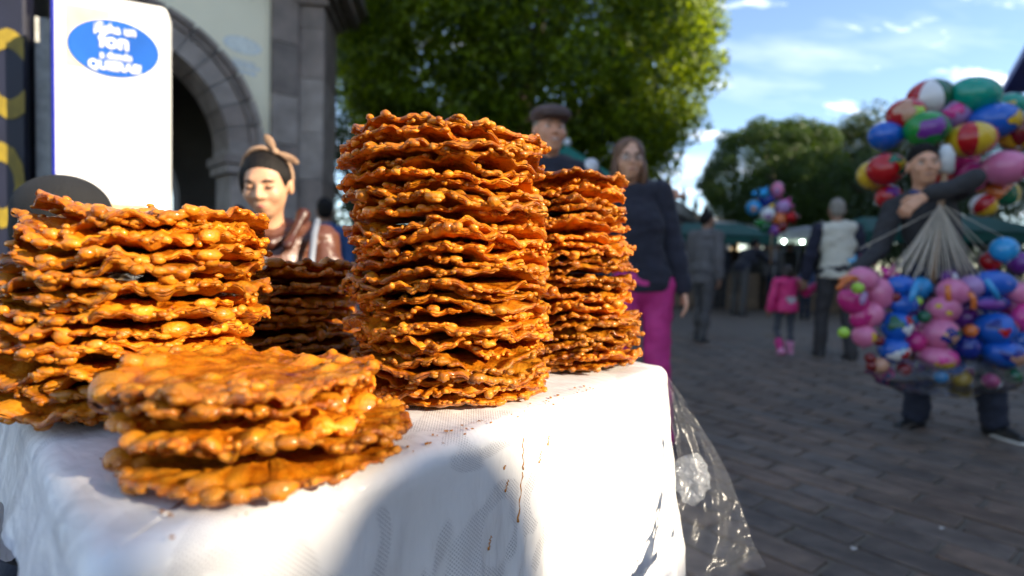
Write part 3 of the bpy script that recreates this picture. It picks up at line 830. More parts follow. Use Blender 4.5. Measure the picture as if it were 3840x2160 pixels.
    for px, py, s, lb in ((3192, 2090, .020, 'torn pale scrap of paper on the pavers near the bottom edge'), (3525, 2010, .018, 'white scrap of paper on the pavers below the walking shoes')):
        yy = py; d = .95 * FPX / (py - (985 + (px - 1920) * .026)); p = spot(px, py, d)
        V = [(0, 0, 0), (s, .002, .003), (s * 1.3, s * .7, .001), (s * .4, s, .004), (s * .5, s * .5, .006)]
        q = mk('paper_scrap', V, [(0, 1, 4), (1, 2, 4), (2, 3, 4), (3, 0, 4)], lit, None, False, loc=(p.x, p.y, .026)); tag(q, lb, 'litter')
PAV_ANG = math.atan2(-.776, .63)

# ------------------------------------------------------------------ arcade at the left
def build_arcade():
    stone = pmat('grey cantera stone', (.23, .185, .155), .82, .28, 3.5, .5, 30)
    stone2 = pmat('grey cantera stone light', (.29, .245, .21), .82, .25, 4.5, .5, 30)
    stone3 = pmat('grey cantera stone dark', (.18, .148, .125), .82, .25, 4.5, .5, 30)
    mort = pmat('stone mortar', (.24, .235, .225), .9, .15, 20)
    cream = pmat('cream limewash', (.90, .83, .60), .85, .08, 1.6, .25, 25, col2=(.84, .77, .55))
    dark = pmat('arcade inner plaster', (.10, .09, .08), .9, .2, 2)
    P0 = np.array((-3.08, 8.0))                     # corner where wall meets the corner pier
    D = np.array((-.73, -.683))                    # wall runs towards the camera on the left
    Nn = np.array((.683, -.73))                    # wall's outward normal
    root = empty('arcade', (P0[0], P0[1], 0)); tag(root, 'arcaded building with grey stone arch and cream wall behind the stall', 'building')
    def w(t, z, o=0.0):                              # point on the wall: t along, o outwards
        p = D * t + Nn * o
        return (p[0], p[1], z)
    H = 4.42; R = 1.2; tc = 2.07; z0 = 2.33; rw = .42
    # cream spandrel wall around the extrados (one arch and the half of the next)
    na = 36
    ext = [(tc - (R + rw) * math.cos(math.pi * k / na), z0 + (R + rw) * math.sin(math.pi * k / na)) for k in range(na + 1)]
    tL, tR = 4.6, .34
    V, F = [], []
    for o in (0.0, -.55):
        for t, z in ext:
            V.append(w(t, z, o)); V.append(w(t, H, o))
    n2 = 2 * (na + 1)
    for k in range(na):
        F.append((2 * k, 2 * k + 1, 2 * k + 3, 2 * k + 2)); F.append((n2 + 2 * k, n2 + 2 * k + 2, n2 + 2 * k + 3, n2 + 2 * k + 1))
    mk('wall', V, F, cream, root, False)
    # narrow cream strips beside the extrados
    for ta, tb in ((tR, tc - R - rw), (tc + R + rw, tL)):
        mb = MB()
        P = [w(ta, z0, 0), w(tb, z0, 0), w(tb, H, 0), w(ta, H, 0), w(ta, z0, -.55), w(tb, z0, -.55), w(tb, H, -.55), w(ta, H, -.55)]
        mb.add(P, [(0, 1, 2, 3), (7, 6, 5, 4), (0, 4, 5, 1), (1, 5, 6, 2), (2, 6, 7, 3), (3, 7, 4, 0)])
        mb.build('wall', cream, root)
    # voussoirs with mortar ring behind
    nv = 15
    def seg(r0, r1, a0, a1, o0, o1, n=4):
        V = []; F = []
        for k in range(n + 1):
            a = a0 + (a1 - a0) * k / n; c, s = -math.cos(a), math.sin(a)
            for r, o in ((r0, o0), (r1, o0), (r1, o1), (r0, o1)):
                V.append(w(tc + r * c, z0 + r * s, o))
        for k in range(n):
            for q in range(4): F.append((k * 4 + q, k * 4 + (q + 1) % 4, k * 4 + 4 + (q + 1) % 4, k * 4 + 4 + q))
        F.append((3, 2, 1, 0)); F.append((n * 4, n * 4 + 1, n * 4 + 2, n * 4 + 3))
        return V, F
    V, F = seg(R + .012, R + rw - .004, 0, math.pi, -.62, .035, 48); mk('mortar', V, F, mort, root, False)
    rg = random.Random(4)
    for k in range(nv):
        g = .008
        a0, a1 = math.pi * k / nv + g, math.pi * (k + 1) / nv - g
        V, F = seg(R, R + rw * .62, a0, a1, -.6, .055 + rg.uniform(-.004, .004)); mk('arch_stone', V, F, rg.choice((stone, stone2, stone)), root, False)
        V, F = seg(R + rw * .64, R + rw * .83, a0, a1, -.3, .085); mk('arch_stone', V, F, rg.choice((stone3, stone)), root, False)
        V, F = seg(R + rw * .84, R + rw, a0, a1, -.3, .125); mk('arch_stone', V, F, rg.choice((stone, stone2)), root, False)
    # piers below the springing, with blocks and an impost
    def blocks(ta, tb, zA, zB, o0, o1, hgt, mats, name='pier_stone'):
        z = zA
        while z < zB - .02:
            h = min(hgt * rg.uniform(.85, 1.15), zB - z)
            if zB - z - h < .15: h = zB - z
            g = .006
            P = [w(ta, z + g, o1), w(tb, z + g, o1), w(tb, z + h - g, o1), w(ta, z + h - g, o1), w(ta, z + g, o0), w(tb, z + g, o0), w(tb, z + h - g, o0), w(ta, z + h - g, o0)]
            mk(name, P, [(0, 1, 2, 3), (7, 6, 5, 4), (0, 4, 5, 1), (1, 5, 6, 2), (2, 6, 7, 3), (3, 7, 4, 0)], rg.choice(mats), root, False)
            z += h
    for ta, tb in ((tR, tc - R), (tc + R, tL)):
        blocks(ta + .03, tb - .03, 0, z0 - .32, -.6, .03, .48, (stone, stone2, stone3))
        blocks(ta - .02, tb + .03, z0 - .32, z0 - .20, -.65, .09, .12, (stone2,), 'impost')
        blocks(ta - .02, tb + .06, z0 - .20, z0 - .08, -.68, .13, .12, (stone,), 'impost')
        blocks(ta, tb, z0 - .08, z0 + .10, -.62, .06, .2, (stone2,), 'impost')
    # pilaster A: flat stone strip from the wall to the corner
    blocks(-.005, tR, 0, H, -.5, .09, .62, (stone, stone2, stone3), 'pilaster_stone')
    # corner pier B (facing the camera) and C (its right side)
    Bx = np.array((.993, .12)); Cy = np.array((-.12, .993)) * 1.0
    def pier(zA, zB, grow, mat, name):
        x0, x1, y0, y1 = -.10 - grow, .385 + grow, -.02 - grow, .92 + grow
        P = []
        for zz in (zA, zB):
            for x, y in ((x0, y0), (x1, y0), (x1, y1), (x0, y1)):
                p = Bx * x + Cy * y + np.array((0, -.0)); P.append((p[0], p[1], zz))
        mk(name, P, [(3, 2, 1, 0), (4, 5, 6, 7), (0, 1, 5, 4), (1, 2, 6, 5), (2, 3, 7, 6), (3, 0, 4, 7)], mat, root, False)
    z = 0
    while z < H - .05:
        h = min(rg.uniform(.55, .8), H - z)
        if H - z - h < .2: h = H - z
        pier(z + .005, z + h - .005, rg.uniform(-.004, .004), rg.choice((stone, stone2, stone)), 'pier_stone'); z += h
    pier(.02, H - .02, -.02, mort, 'mortar')
    # cornice mouldings along the wall and round the pier
    for k, (dz, hh, gr) in enumerate(((0, .09, .06), (.09, .10, .14), (.19, .16, .30), (.35, .12, .42), (.47, .30, .36))):
        pier(H + dz + .001, H + dz + hh, gr, (stone, stone3, stone, stone2, stone)[k], 'cornice')
        P = [w(-.3, H + dz + .001, gr), w(tL, H + dz + .001, gr), w(tL, H + dz + hh, gr), w(-.3, H + dz + hh, gr), w(-.3, H + dz + .001, -.6), w(tL, H + dz + .001, -.6), w(tL, H + dz + hh, -.6), w(-.3, H + dz + hh, -.6)]
        mk('cornice', P, [(0, 1, 2, 3), (7, 6, 5, 4), (0, 4, 5, 1), (1, 5, 6, 2), (2, 6, 7, 3), (3, 7, 4, 0)], (stone, stone3, stone, stone2, stone)[k], root, False)
    # inner hall: vault ceiling, back wall with a second arch
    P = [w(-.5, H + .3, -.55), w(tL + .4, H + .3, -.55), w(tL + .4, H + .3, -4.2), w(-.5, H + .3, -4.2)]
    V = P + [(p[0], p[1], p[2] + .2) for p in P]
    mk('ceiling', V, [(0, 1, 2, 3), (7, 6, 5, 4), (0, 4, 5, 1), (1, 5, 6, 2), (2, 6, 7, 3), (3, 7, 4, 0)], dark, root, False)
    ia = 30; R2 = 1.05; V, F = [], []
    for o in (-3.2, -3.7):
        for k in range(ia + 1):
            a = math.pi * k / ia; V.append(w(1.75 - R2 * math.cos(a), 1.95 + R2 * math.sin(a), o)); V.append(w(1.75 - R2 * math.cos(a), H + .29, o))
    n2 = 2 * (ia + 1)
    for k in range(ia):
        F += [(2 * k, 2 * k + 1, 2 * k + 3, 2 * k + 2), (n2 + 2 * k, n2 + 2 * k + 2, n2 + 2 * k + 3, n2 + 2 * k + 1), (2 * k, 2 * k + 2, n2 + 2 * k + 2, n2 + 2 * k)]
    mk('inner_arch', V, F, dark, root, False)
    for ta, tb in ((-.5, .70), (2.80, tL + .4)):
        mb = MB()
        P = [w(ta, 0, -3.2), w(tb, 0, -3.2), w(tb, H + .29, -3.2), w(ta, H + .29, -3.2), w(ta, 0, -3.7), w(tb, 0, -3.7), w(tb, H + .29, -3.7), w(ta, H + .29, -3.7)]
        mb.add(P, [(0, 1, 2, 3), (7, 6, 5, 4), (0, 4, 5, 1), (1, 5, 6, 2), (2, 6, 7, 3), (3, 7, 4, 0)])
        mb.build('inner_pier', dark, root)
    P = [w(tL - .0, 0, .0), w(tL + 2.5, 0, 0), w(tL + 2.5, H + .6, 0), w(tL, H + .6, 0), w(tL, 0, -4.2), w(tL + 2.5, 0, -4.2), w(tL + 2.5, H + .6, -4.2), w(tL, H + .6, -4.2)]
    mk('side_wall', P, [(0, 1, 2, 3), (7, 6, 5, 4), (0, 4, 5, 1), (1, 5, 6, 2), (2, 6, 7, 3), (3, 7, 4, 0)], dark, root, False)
    # worn oval and block of faded blue lettering stencilled on the cream wall
    fb = pmat('faded blue stencil', (.62, .66, .66), .85, .25, 30); fw = pmat('faded white stencil', (.74, .76, .68), .85, .1, 20)
    def on_wall(px, py):
        # intersection of view ray with the wall plane
        c = Vector((0, 0, CAM_Z)); d = spot(px, py, 1) - c; n = Vector((Nn[0], Nn[1], 0)); q = Vector((P0[0], P0[1], 0))
        return c + d * ((q - c).dot(n) / d.dot(n))
    c = on_wall(910, 170) - root.location
    t_ = Vector((D[0], D[1], 0)); V = []
    for rr, off in ((1.0, .003), (.86, .003)):
        for k in range(40):
            a = 2 * math.pi * k / 40; V.append(c - t_ * (math.cos(a) * .235 * rr) + Vector((0, 0, math.sin(a) * .105 * rr)) + Vector((Nn[0], Nn[1], 0)) * off)
    st = mk('stencil', V, [(k, (k + 1) % 40, 40 + (k + 1) % 40, 40 + k) for k in range(40)], fb, root, False)
    V2 = [Vector(p) + Vector((Nn[0], Nn[1], 0)) * .001 for p in V[40:]]
    mk('stencil', V2, [tuple(range(40))], fw, st, False)
    mb = MB(); c2 = on_wall(932, 268) - root.location
    for row, (zz, hh, n) in enumerate(((.085, .035, 5), (.028, .045, 6), (-.045, .05, 5))):
        x = -.2
        for k in range(n):
            wd = rg.uniform(.03, .075)
            A = c2 - t_ * x + Vector((Nn[0], Nn[1], 0)) * .004; Bq = A - t_ * wd
            mb.add([A + Vector((0, 0, zz)), Bq + Vector((0, 0, zz)), Bq + Vector((0, 0, zz + hh)), A + Vector((0, 0, zz + hh))], [(0, 1, 2, 3)])
            x += wd + rg.uniform(.006, .014)
    mb.build('stencil', fb, root)

# ------------------------------------------------------------------ sign and kiosk at the far left
def text_mesh(body, size, mat, parent, mtx, name='lettering', extrude=.0015, bold=.0, sx=1.0):
    cu = bpy.data.curves.new('lettering', 'FONT'); cu.body = body; cu.size = size; cu.extrude = extrude; cu.align_x = 'CENTER'; cu.align_y = 'CENTER'; cu.offset = bold; cu.resolution_u = 3
    tmp = bpy.data.objects.new('tmp_text', cu); COL.objects.link(tmp)
    dg = bpy.context.evaluated_depsgraph_get(); me = bpy.data.meshes.new_from_object(tmp.evaluated_get(dg))
    bpy.data.objects.remove(tmp); bpy.data.curves.remove(cu)
    me.name = name; me.materials.clear(); me.materials.append(mat)
    me.transform(Matrix.Diagonal((sx, 1, 1, 1)))
    o = bpy.data.objects.new(name, me); COL.objects.link(o); o.parent = parent; o.matrix_local = mtx
    return o

def build_sign():
    white = pmat('white lightbox acrylic', (.82, .82, .80), .35, .03, 4)
    blue = pmat('sign blue print', (.015, .10, .42), .3, .15, 5)
    blue2 = pmat('sign deep blue edge', (.004, .012, .28), .4, .1, 5)
    yel = pmat('sign orange yellow print', (.85, .70, .36), .4, .15, 6)
    redp = pmat('sign food print', (.85, .66, .30), .4, .5, 60, col2=(.75, .36, .16))
    # panel plane: left-bottom corner and directions
    A = spot(208, 400, 2.42); ux = Vector((.913, .407, 0)).normalized(); n = Vector((ux.y, -ux.x, 0))
    W = .505; z0, z1 = .62, 2.055
    root = empty('poster_lightbox', (A.x, A.y, 0), math.atan2(ux.y, ux.x)); tag(root, 'glaring white sunlit poster box with blue oval and rounded top corner', 'sign')
    # box with rounded top corners, in local x along, y into, z up
    pts = [(0, z0), (W, z0)]
    rc = .035
    for k in range(9):
        a = math.pi / 2 * k / 8; pts.append((W - rc + rc * math.cos(a), z1 - rc + rc * math.sin(a)))
    for k in range(9):
        a = math.pi / 2 * (1 + k / 8); pts.append((rc + rc * math.cos(a), z1 - rc + rc * math.sin(a)))
    nP = len(pts); V = [(x, 0, z) for x, z in pts] + [(x, .10, z) for x, z in pts]
    F = [tuple(range(nP)), tuple(range(2 * nP - 1, nP - 1, -1))] + [(k + nP, (k + 1) % nP + nP, (k + 1) % nP, k) for k in range(nP)]
    mk('panel', V, F, white, root, False)
    MB().box((-.008, .048, (z0 + z1) / 2), (.014, .11, z1 - z0 - .06), bev=.003).build('side_trim', blue2, root)
    def rect(name, x0, x1, za, zb, mat, y, parent=root):
        V = [(x0, y, za), (x1, y, za), (x1, y, zb), (x0, y, zb), (x0, y + .0015, za), (x1, y + .0015, za), (x1, y + .0015, zb), (x0, y + .0015, zb)]
        return mk(name, V, [(0, 1, 2, 3), (0, 3, 7, 4), (1, 5, 6, 2), (3, 2, 6, 7), (0, 4, 5, 1)], mat, parent, False)
    rect('print', .045, .24, z1 - .315, z1 - .055, yel, -.002)
    cx, cz = .258, z1 - .215
    V = [(cx, -.006, cz)] + [(cx + .205 * math.cos(2 * math.pi * k / 56), -.006, cz + .122 * math.sin(2 * math.pi * k / 56)) for k in range(56)]
    V += [(p[0], -.003, p[2]) for p in V[1:]]
    F = [(0, 1 + k, 1 + (k + 1) % 56) for k in range(56)] + [(1 + (k + 1) % 56, 1 + k, 57 + k, 57 + (k + 1) % 56) for k in range(56)]
    ov = mk('oval', V, F, blue, root, False)
    base = Matrix.Translation((0, 0, 0)) @ Matrix.Rotation(math.pi / 2, 4, 'X')
    for body, size, x, z, bold, sx in (('\u00a1Echa un', .056, .262, .080, .0012, 1.0), ('fon', .090, .258, .027, .0026, 1.15), ('a donde', .044, .266, -.034, .0010, 1.0), ('QUIERAS!', .053, .262, -.080, .0015, 1.05)):
        text_mesh(body, size, white, ov, Matrix.Translation((x, -.0085, cz + z)) @ Matrix.Rotation(math.pi / 2, 4, 'X'), bold=bold, sx=sx)
    # faint lines of small print and the food picture at the foot
    grey = pmat('sign pale small print', (.62, .62, .60), .5, .1, 10)
    rg = random.Random(8)
    for k in range(8):
        x0 = .10 + rg.uniform(0, .06); rect('small_print', x0, x0 + rg.uniform(.14, .26), z1 - .42 - k * .045, z1 - .415 - k * .045, grey, -.002)
    rect('print', .12, .40, z0 + .22, z0 + .545, redp, -.002)
    V = []
    for k in range(20):
        a = math.radians(5 + 60 * k / 19)
        for r in (.20, .212): V.append((.24 + r * math.cos(a), -.003, z0 + .34 + r * math.sin(a)))
    mk('blue_arc', V, [(2 * k, 2 * k + 1, 2 * k + 3, 2 * k + 2) for k in range(19)], blue, root, False)
    for x in (.08, W - .08): MB().tube([(x, .05, 0), (x, .05, z0)], .02, 10).build('post', pmat('kiosk steel', (.12, .12, .13), .5), root, True)
    root.scale = (.82, 1, 1)
    # phone kiosk further left: navy side panel with yellow letters, pale upright, black box for the shaded gap
    navy = pmat('kiosk navy', (.006, .007, .022), .5, .2, 6); pale = pmat('kiosk pale upright', (.45, .45, .42), .7, .2, 25, .4, 60); yl = pmat('kiosk yellow letters', (.24, .17, .008), .5, .25, 12); blk = pmat('kiosk dark recess', (.012, .012, .012), .7)
    C = spot(150, 400, 2.62); k = empty('phone_kiosk', (C.x, C.y, 0), math.atan2(ux.y, ux.x)); tag(k, 'dark navy street kiosk with tall yellow letters at the left edge', 'kiosk')
    MB().box((-.52, .25, 1.25), (.94, .5, 2.5), bev=.01).build('body', navy, k)
    MB().box((-.0, .12, 1.02), (.078, .10, 2.04), bev=.004).build('upright', pale, k)
    MB().box((.095, .2, 1.25), (.11, .4, 2.5)).build('gap_shade', blk, k)  # solid near-black box; its colour stands for the shade in a gap
    MB().box((-.4, .2, 2.6), (1.3, .9, .16), bev=.02).build('roof', blk, k)
    for body, size, x, z in (('C', .52, -.13, 1.72), ('O', .50, -.14, 1.22)):
        text_mesh(body, size, yl, k, Matrix.Translation((x, -.004, z)) @ Matrix.Rotation(math.pi / 2, 4, 'X') @ Matrix.Diagonal((.42, 1, 1, 1)), bold=.02)

# ------------------------------------------------------------------ trees
def leaf_cloud(rng, pts, nrm, size, jitter=.5, hug=.9):
    """folded little leaves: 2 quads -> kept to one bent pair of triangles each"""
    n = len(pts)
    s = size * (1 + jitter * (rng.rand(n) - .5))
    a = rng.randn(n, 3); a /= np.linalg.norm(a, axis=1)[:, None]
    d = nrm * hug + rng.randn(n, 3) * .75 * (.9 / hug) ** .5; d /= np.linalg.norm(d, axis=1)[:, None]
    u = np.cross(d, a); u /= np.linalg.norm(u, axis=1)[:, None] + 1e-9
    v = np.cross(d, u)
    su = (s * .5)[:, None]; sv = (s * .28)[:, None]
    P = np.stack([pts - u * su, pts + v * sv + d * sv * .3, pts + u * su, pts - v * sv + d * sv * .3], 1).reshape(-1, 3)
    F = np.arange(4 * n).reshape(n, 4)
    return P, F

def leaf_material(name, c1, c2, trans=.35):
    m, nt, b = mat_base(name)
    N, L = nt.nodes.new, nt.links.new
    tc = N('ShaderNodeTexCoord'); nz = N('ShaderNodeTexNoise'); L(tc.outputs['Object'], nz.inputs['Vector']); nz.inputs['Scale'].default_value = 2.2; nz.inputs['Detail'].default_value = 6
    at = N('ShaderNodeNewGeometry')
    mx = N('ShaderNodeMath'); mx.operation = 'MULTIPLY_ADD'; L(at.outputs['Random Per Island'], mx.inputs[0]); mx.inputs[1].default_value = .5; L(nz.outputs['Fac'], mx.inputs[2])
    rp = N('ShaderNodeValToRGB'); L(mx.outputs[0], rp.inputs[0]); rp.color_ramp.elements[0].position = .45; rp.color_ramp.elements[1].position = 1.05
    rp.color_ramp.elements[0].color = (*c1, 1); rp.color_ramp.elements[1].color = (*c2, 1)
    L(rp.outputs[0], b.inputs['Base Color']); setin(b, Roughness=.5, Specular_IOR_Level=.4)
    out = nt.nodes['Material Output']; tr = N('ShaderNodeBsdfTranslucent')
    g = N('ShaderNodeMix'); g.data_type = 'RGBA'; g.blend_type = 'MULTIPLY'; g.inputs['Factor'].default_value = 1; L(rp.outputs[0], g.inputs['A']); g.inputs['B'].default_value = (2.6, 2.2, .5, 1)
    L(g.outputs['Result'], tr.inputs['Color'])
    ms = N('ShaderNodeMixShader'); ms.inputs[0].default_value = trans; L(b.outputs[0], ms.inputs[1]); L(tr.outputs[0], ms.inputs[2]); L(ms.outputs[0], out.inputs['Surface'])
    return m

def build_tree(name, label, base, cen, rad, n, leaf, mat, bark, seed, trunk_r=.22, group=None, lumps=60, lump_r=.25, squareness=2.0, shell=.55, name_label_cat='tree', fill=.45, fill_lo=.45, hug=.9):
    rng = np.random.RandomState(seed)
    root = empty(name, base); tag(root, label, name_label_cat, group)
    b = np.array(base); c = np.array(cen) - b; rad = np.array(rad, float)
    # clump centres spread through the outer part of a squarish ball
    d = rng.randn(lumps, 3); d /= np.linalg.norm(d, axis=1)[:, None]
    sq = (np.abs(d) ** squareness).sum(1) ** (-1 / squareness)
    rr = (shell + (1 - shell) * rng.rand(lumps) ** .6)
    cl = c + d * (sq * rr)[:, None] * rad
    lr = lump_r * rad.mean() * rng.uniform(.6, 1.25, lumps)
    per = rng.multinomial(n, (lr ** 2) / (lr ** 2).sum())
    pts = []; nr = []
    for k in range(lumps):
        q = rng.randn(per[k], 3); q /= np.linalg.norm(q, axis=1)[:, None]
        q2 = q * (lr[k] * (.45 + .65 * rng.rand(per[k]) ** .6))[:, None] * np.array((1, 1, .85))
        pts.append(cl[k] + q2); nr.append(q + np.array((0, 0, .35)))
    q = rng.randn(int(n * fill), 3); q /= np.linalg.norm(q, axis=1)[:, None]
    sq = (np.abs(q) ** squareness).sum(1) ** (-1 / squareness)
    pts.append(c + q * (sq * (fill_lo + (1.0 - fill_lo) * rng.rand(len(q)) ** .7))[:, None] * rad); nr.append(q + np.array((0, 0, .3)))
    pts = np.concatenate(pts); nr = np.concatenate(nr); nr /= np.linalg.norm(nr, axis=1)[:, None]
    keep = pts[:, 2] + b[2] > .25
    P, F = leaf_cloud(rng, pts[keep], nr[keep], leaf, hug=hug)
    mk('crown', P, F, mat, root, False)
    mb = MB()
    top = c + np.array((0, 0, rad[2] * .2))
    mb.tube([(0, 0, -.05), (trunk_r * .2, 0, c[2] * .35), tuple(c * .8 + np.array((trunk_r * .3, 0, 0))), tuple(top)], [trunk_r * 1.25, trunk_r, trunk_r * .75, trunk_r * .3], 10)
    mk('trunk', mb.v, mb.f, bark, root, True)
    sel = rng.choice(lumps, min(9, lumps), False)
    for k in sel:
        s = np.array((trunk_r * .2, 0, c[2] * rng.uniform(.55, .95))); e = cl[k]; mid = (s + e) / 2 + np.array((0, 0, .12 * rad[2]))
        MB().tube([tuple(s), tuple(mid), tuple(e)], [trunk_r * .45, trunk_r * .3, trunk_r * .1], 7).build('limb', bark, root, True)
    return root

def build_trees():
    bark = pmat('tree bark', (.09, .07, .055), .9, .35, 9, .8, 30)
    laurel = leaf_material('laurel leaves', (.009, .027, .003), (.18, .26, .007), .55)
    deep = leaf_material('dark evergreen leaves', (.016, .034, .010), (.035, .065, .016), .25)
    mid = leaf_material('mid green leaves', (.022, .05, .008), (.045, .085, .012), .3)
    olive = leaf_material('olive green leaves', (.03, .05, .012), (.065, .085, .02), .3)
    # the large clipped laurel in the middle
    build_tree('laurel_tree', 'huge clipped laurel tree with sunlit yellow-green right flank', (.05, 12.3, 0), (.05, 12.0, 5.9), (3.8, 3.6, 4.1), 104000, .112, laurel, bark, 3, .32, None, 300, .13, 2.25, .82, fill=.9, fill_lo=.62, hug=1.15)
    # the round clipped tree, then the taller trees behind
    build_tree('round_clipped_tree', 'dense round ball-clipped tree in the middle distance', (8.3, 18.5, 0), (8.25, 18.4, 3.85), (2.1, 2.1, 1.75), 22000, .10, mid, bark, 5, .16, None, 130, .15, 2.2, .78, fill=.9, fill_lo=.72)
    back = [('tall_tree', 'tall olive tree with pointed tip behind the round clipped tree', spot(2950, 700, 27), (1.8, 1.8, 3.7), 4.2, olive, 11000),
            ('tall_tree', 'tall sun-tipped tree behind the man in the pale vest', spot(3060, 650, 28), (2.3, 2.0, 3.7), 4.4, olive, 11000),
            ('tall_tree', 'tall bright-topped tree just left of the balloon cluster', spot(3220, 640, 26), (1.9, 1.8, 3.8), 4.2, olive, 11000),
            ('tall_tree', 'dark tree standing behind the balloon seller', spot(3420, 740, 24), (2.6, 2.2, 3.8), 4.4, deep, 11000),
            ('tall_tree', 'dark tree behind the balloons at the right edge', spot(3700, 740, 22), (2.6, 2.2, 3.6), 4.2, deep, 11000),
            ('dark_tree', 'dark evergreen tree behind the laurel and stone pier', spot(1330, 760, 19), (2.4, 2.0, 3.6), 3.6, deep, 9000),
            ('dark_tree', 'dark evergreen tree low behind the tallest pastry stack', spot(1750, 800, 20), (2.8, 2.0, 2.6), 2.7, deep, 9000),
            ('dark_tree', 'dark evergreen tree low behind the man in the flat cap', spot(2180, 830, 21), (2.6, 2.0, 2.2), 2.7, deep, 9000)]
    for k, (nm, lb, p, rad, cz, m, n) in enumerate(back):
        build_tree(nm, lb, (p.x, p.y, 0), (p.x, p.y, cz), rad, n, .17, m, bark, 30 + k, .2, 'trees across the plaza', 60, .27, 2.3, .5)

# ------------------------------------------------------------------ people: distance-field bodies turned into one smooth mesh per part
def _surface_nets(Fd, lo, res):
    ins = Fd < 0
    c = [ins[i:ins.shape[0] - 1 + i, j:ins.shape[1] - 1 + j, k:ins.shape[2] - 1 + k] for i in (0, 1) for j in (0, 1) for k in (0, 1)]
    cnt = sum(x.astype(np.int8) for x in c)
    mask = (cnt > 0) & (cnt < 8)
    idx = np.argwhere(mask)
    if len(idx) == 0: return np.zeros((0, 3)), np.zeros((0, 4), int)
    vals = np.stack([Fd[idx[:, 0] + i, idx[:, 1] + j, idx[:, 2] + k] for i in (0, 1) for j in (0, 1) for k in (0, 1)], 1)
    offs = np.array([(i, j, k) for i in (0, 1) for j in (0, 1) for k in (0, 1)], float)
    acc = np.zeros((len(idx), 3)); num = np.zeros(len(idx))
    for a in range(8):
        for b in range(a + 1, 8):
            if np.abs(offs[a] - offs[b]).sum() != 1: continue
            va, vb = vals[:, a], vals[:, b]
            cr = (va < 0) != (vb < 0)
            t = np.where(cr, va / np.where(cr, va - vb, 1), 0)
            acc += np.where(cr[:, None], offs[a] + (offs[b] - offs[a]) * t[:, None], 0); num += cr
    V = lo + (idx + acc / num[:, None]) * res
    vid = np.full(mask.shape, -1, int); vid[mask] = np.arange(len(idx))
    faces = []
    for ax in range(3):
        o1, o2 = [(1, 2), (2, 0), (0, 1)][ax]
        A = np.moveaxis(ins, (ax, o1, o2), (0, 1, 2)); W = np.moveaxis(vid, (ax, o1, o2), (0, 1, 2))
        d = A[:-1, 1:-1, 1:-1] != A[1:, 1:-1, 1:-1]
        q = np.argwhere(d)
        i, j, k = q[:, 0], q[:, 1] + 1, q[:, 2] + 1
        quad = np.stack([W[i, j - 1, k - 1], W[i, j, k - 1], W[i, j, k], W[i, j - 1, k]], 1)
        flip = ~A[i, j, k]
        quad[flip] = quad[flip][:, ::-1]
        faces.append(quad)
    Fq = np.concatenate(faces); Fq = Fq[(Fq >= 0).all(1)]
    return V, Fq

def cap_(a, b, ra, rb=None, k=None): return ('c', np.array(a, float), np.array(b, float), ra, ra if rb is None else rb, k)
def ell_(c, r, R=None, k=None): return ('e', np.array(c, float), np.array(r, float), np.eye(3) if R is None else R, k)
def sub_(p): return ('s', p)

def _bbox(p):
    if p[0] == 'c':
        r = max(p[3], p[4]); return np.minimum(p[1], p[2]) - r, np.maximum(p[1], p[2]) + r
    r = np.abs(p[3]) @ p[2]; return p[1] - r, p[1] + r
def _dist(p, X, Y, Z):
    if p[0] == 'c':
        a, b, ra, rb = p[1], p[2], p[3], p[4]
        d = b - a; L2 = max(float(d @ d), 1e-9)
        px, py, pz = X - a[0], Y - a[1], Z - a[2]
        t = np.clip((px * d[0] + py * d[1] + pz * d[2]) / L2, 0, 1)
        return np.sqrt((px - d[0] * t) ** 2 + (py - d[1] * t) ** 2 + (pz - d[2] * t) ** 2) - (ra + (rb - ra) * t)
    c, r, R = p[1], p[2], p[3]
    px, py, pz = X - c[0], Y - c[1], Z - c[2]
    u = (R[0, 0] * px + R[1, 0] * py + R[2, 0] * pz) / r[0]; v = (R[0, 1] * px + R[1, 1] * py + R[2, 1] * pz) / r[1]; w = (R[0, 2] * px + R[1, 2] * py + R[2, 2] * pz) / r[2]
    k0 = np.sqrt(u * u + v * v + w * w); k1 = np.sqrt((u / r[0]) ** 2 + (v / r[1]) ** 2 + (w / r[2]) ** 2) + 1e-9
    return k0 * (k0 - 1) / k1

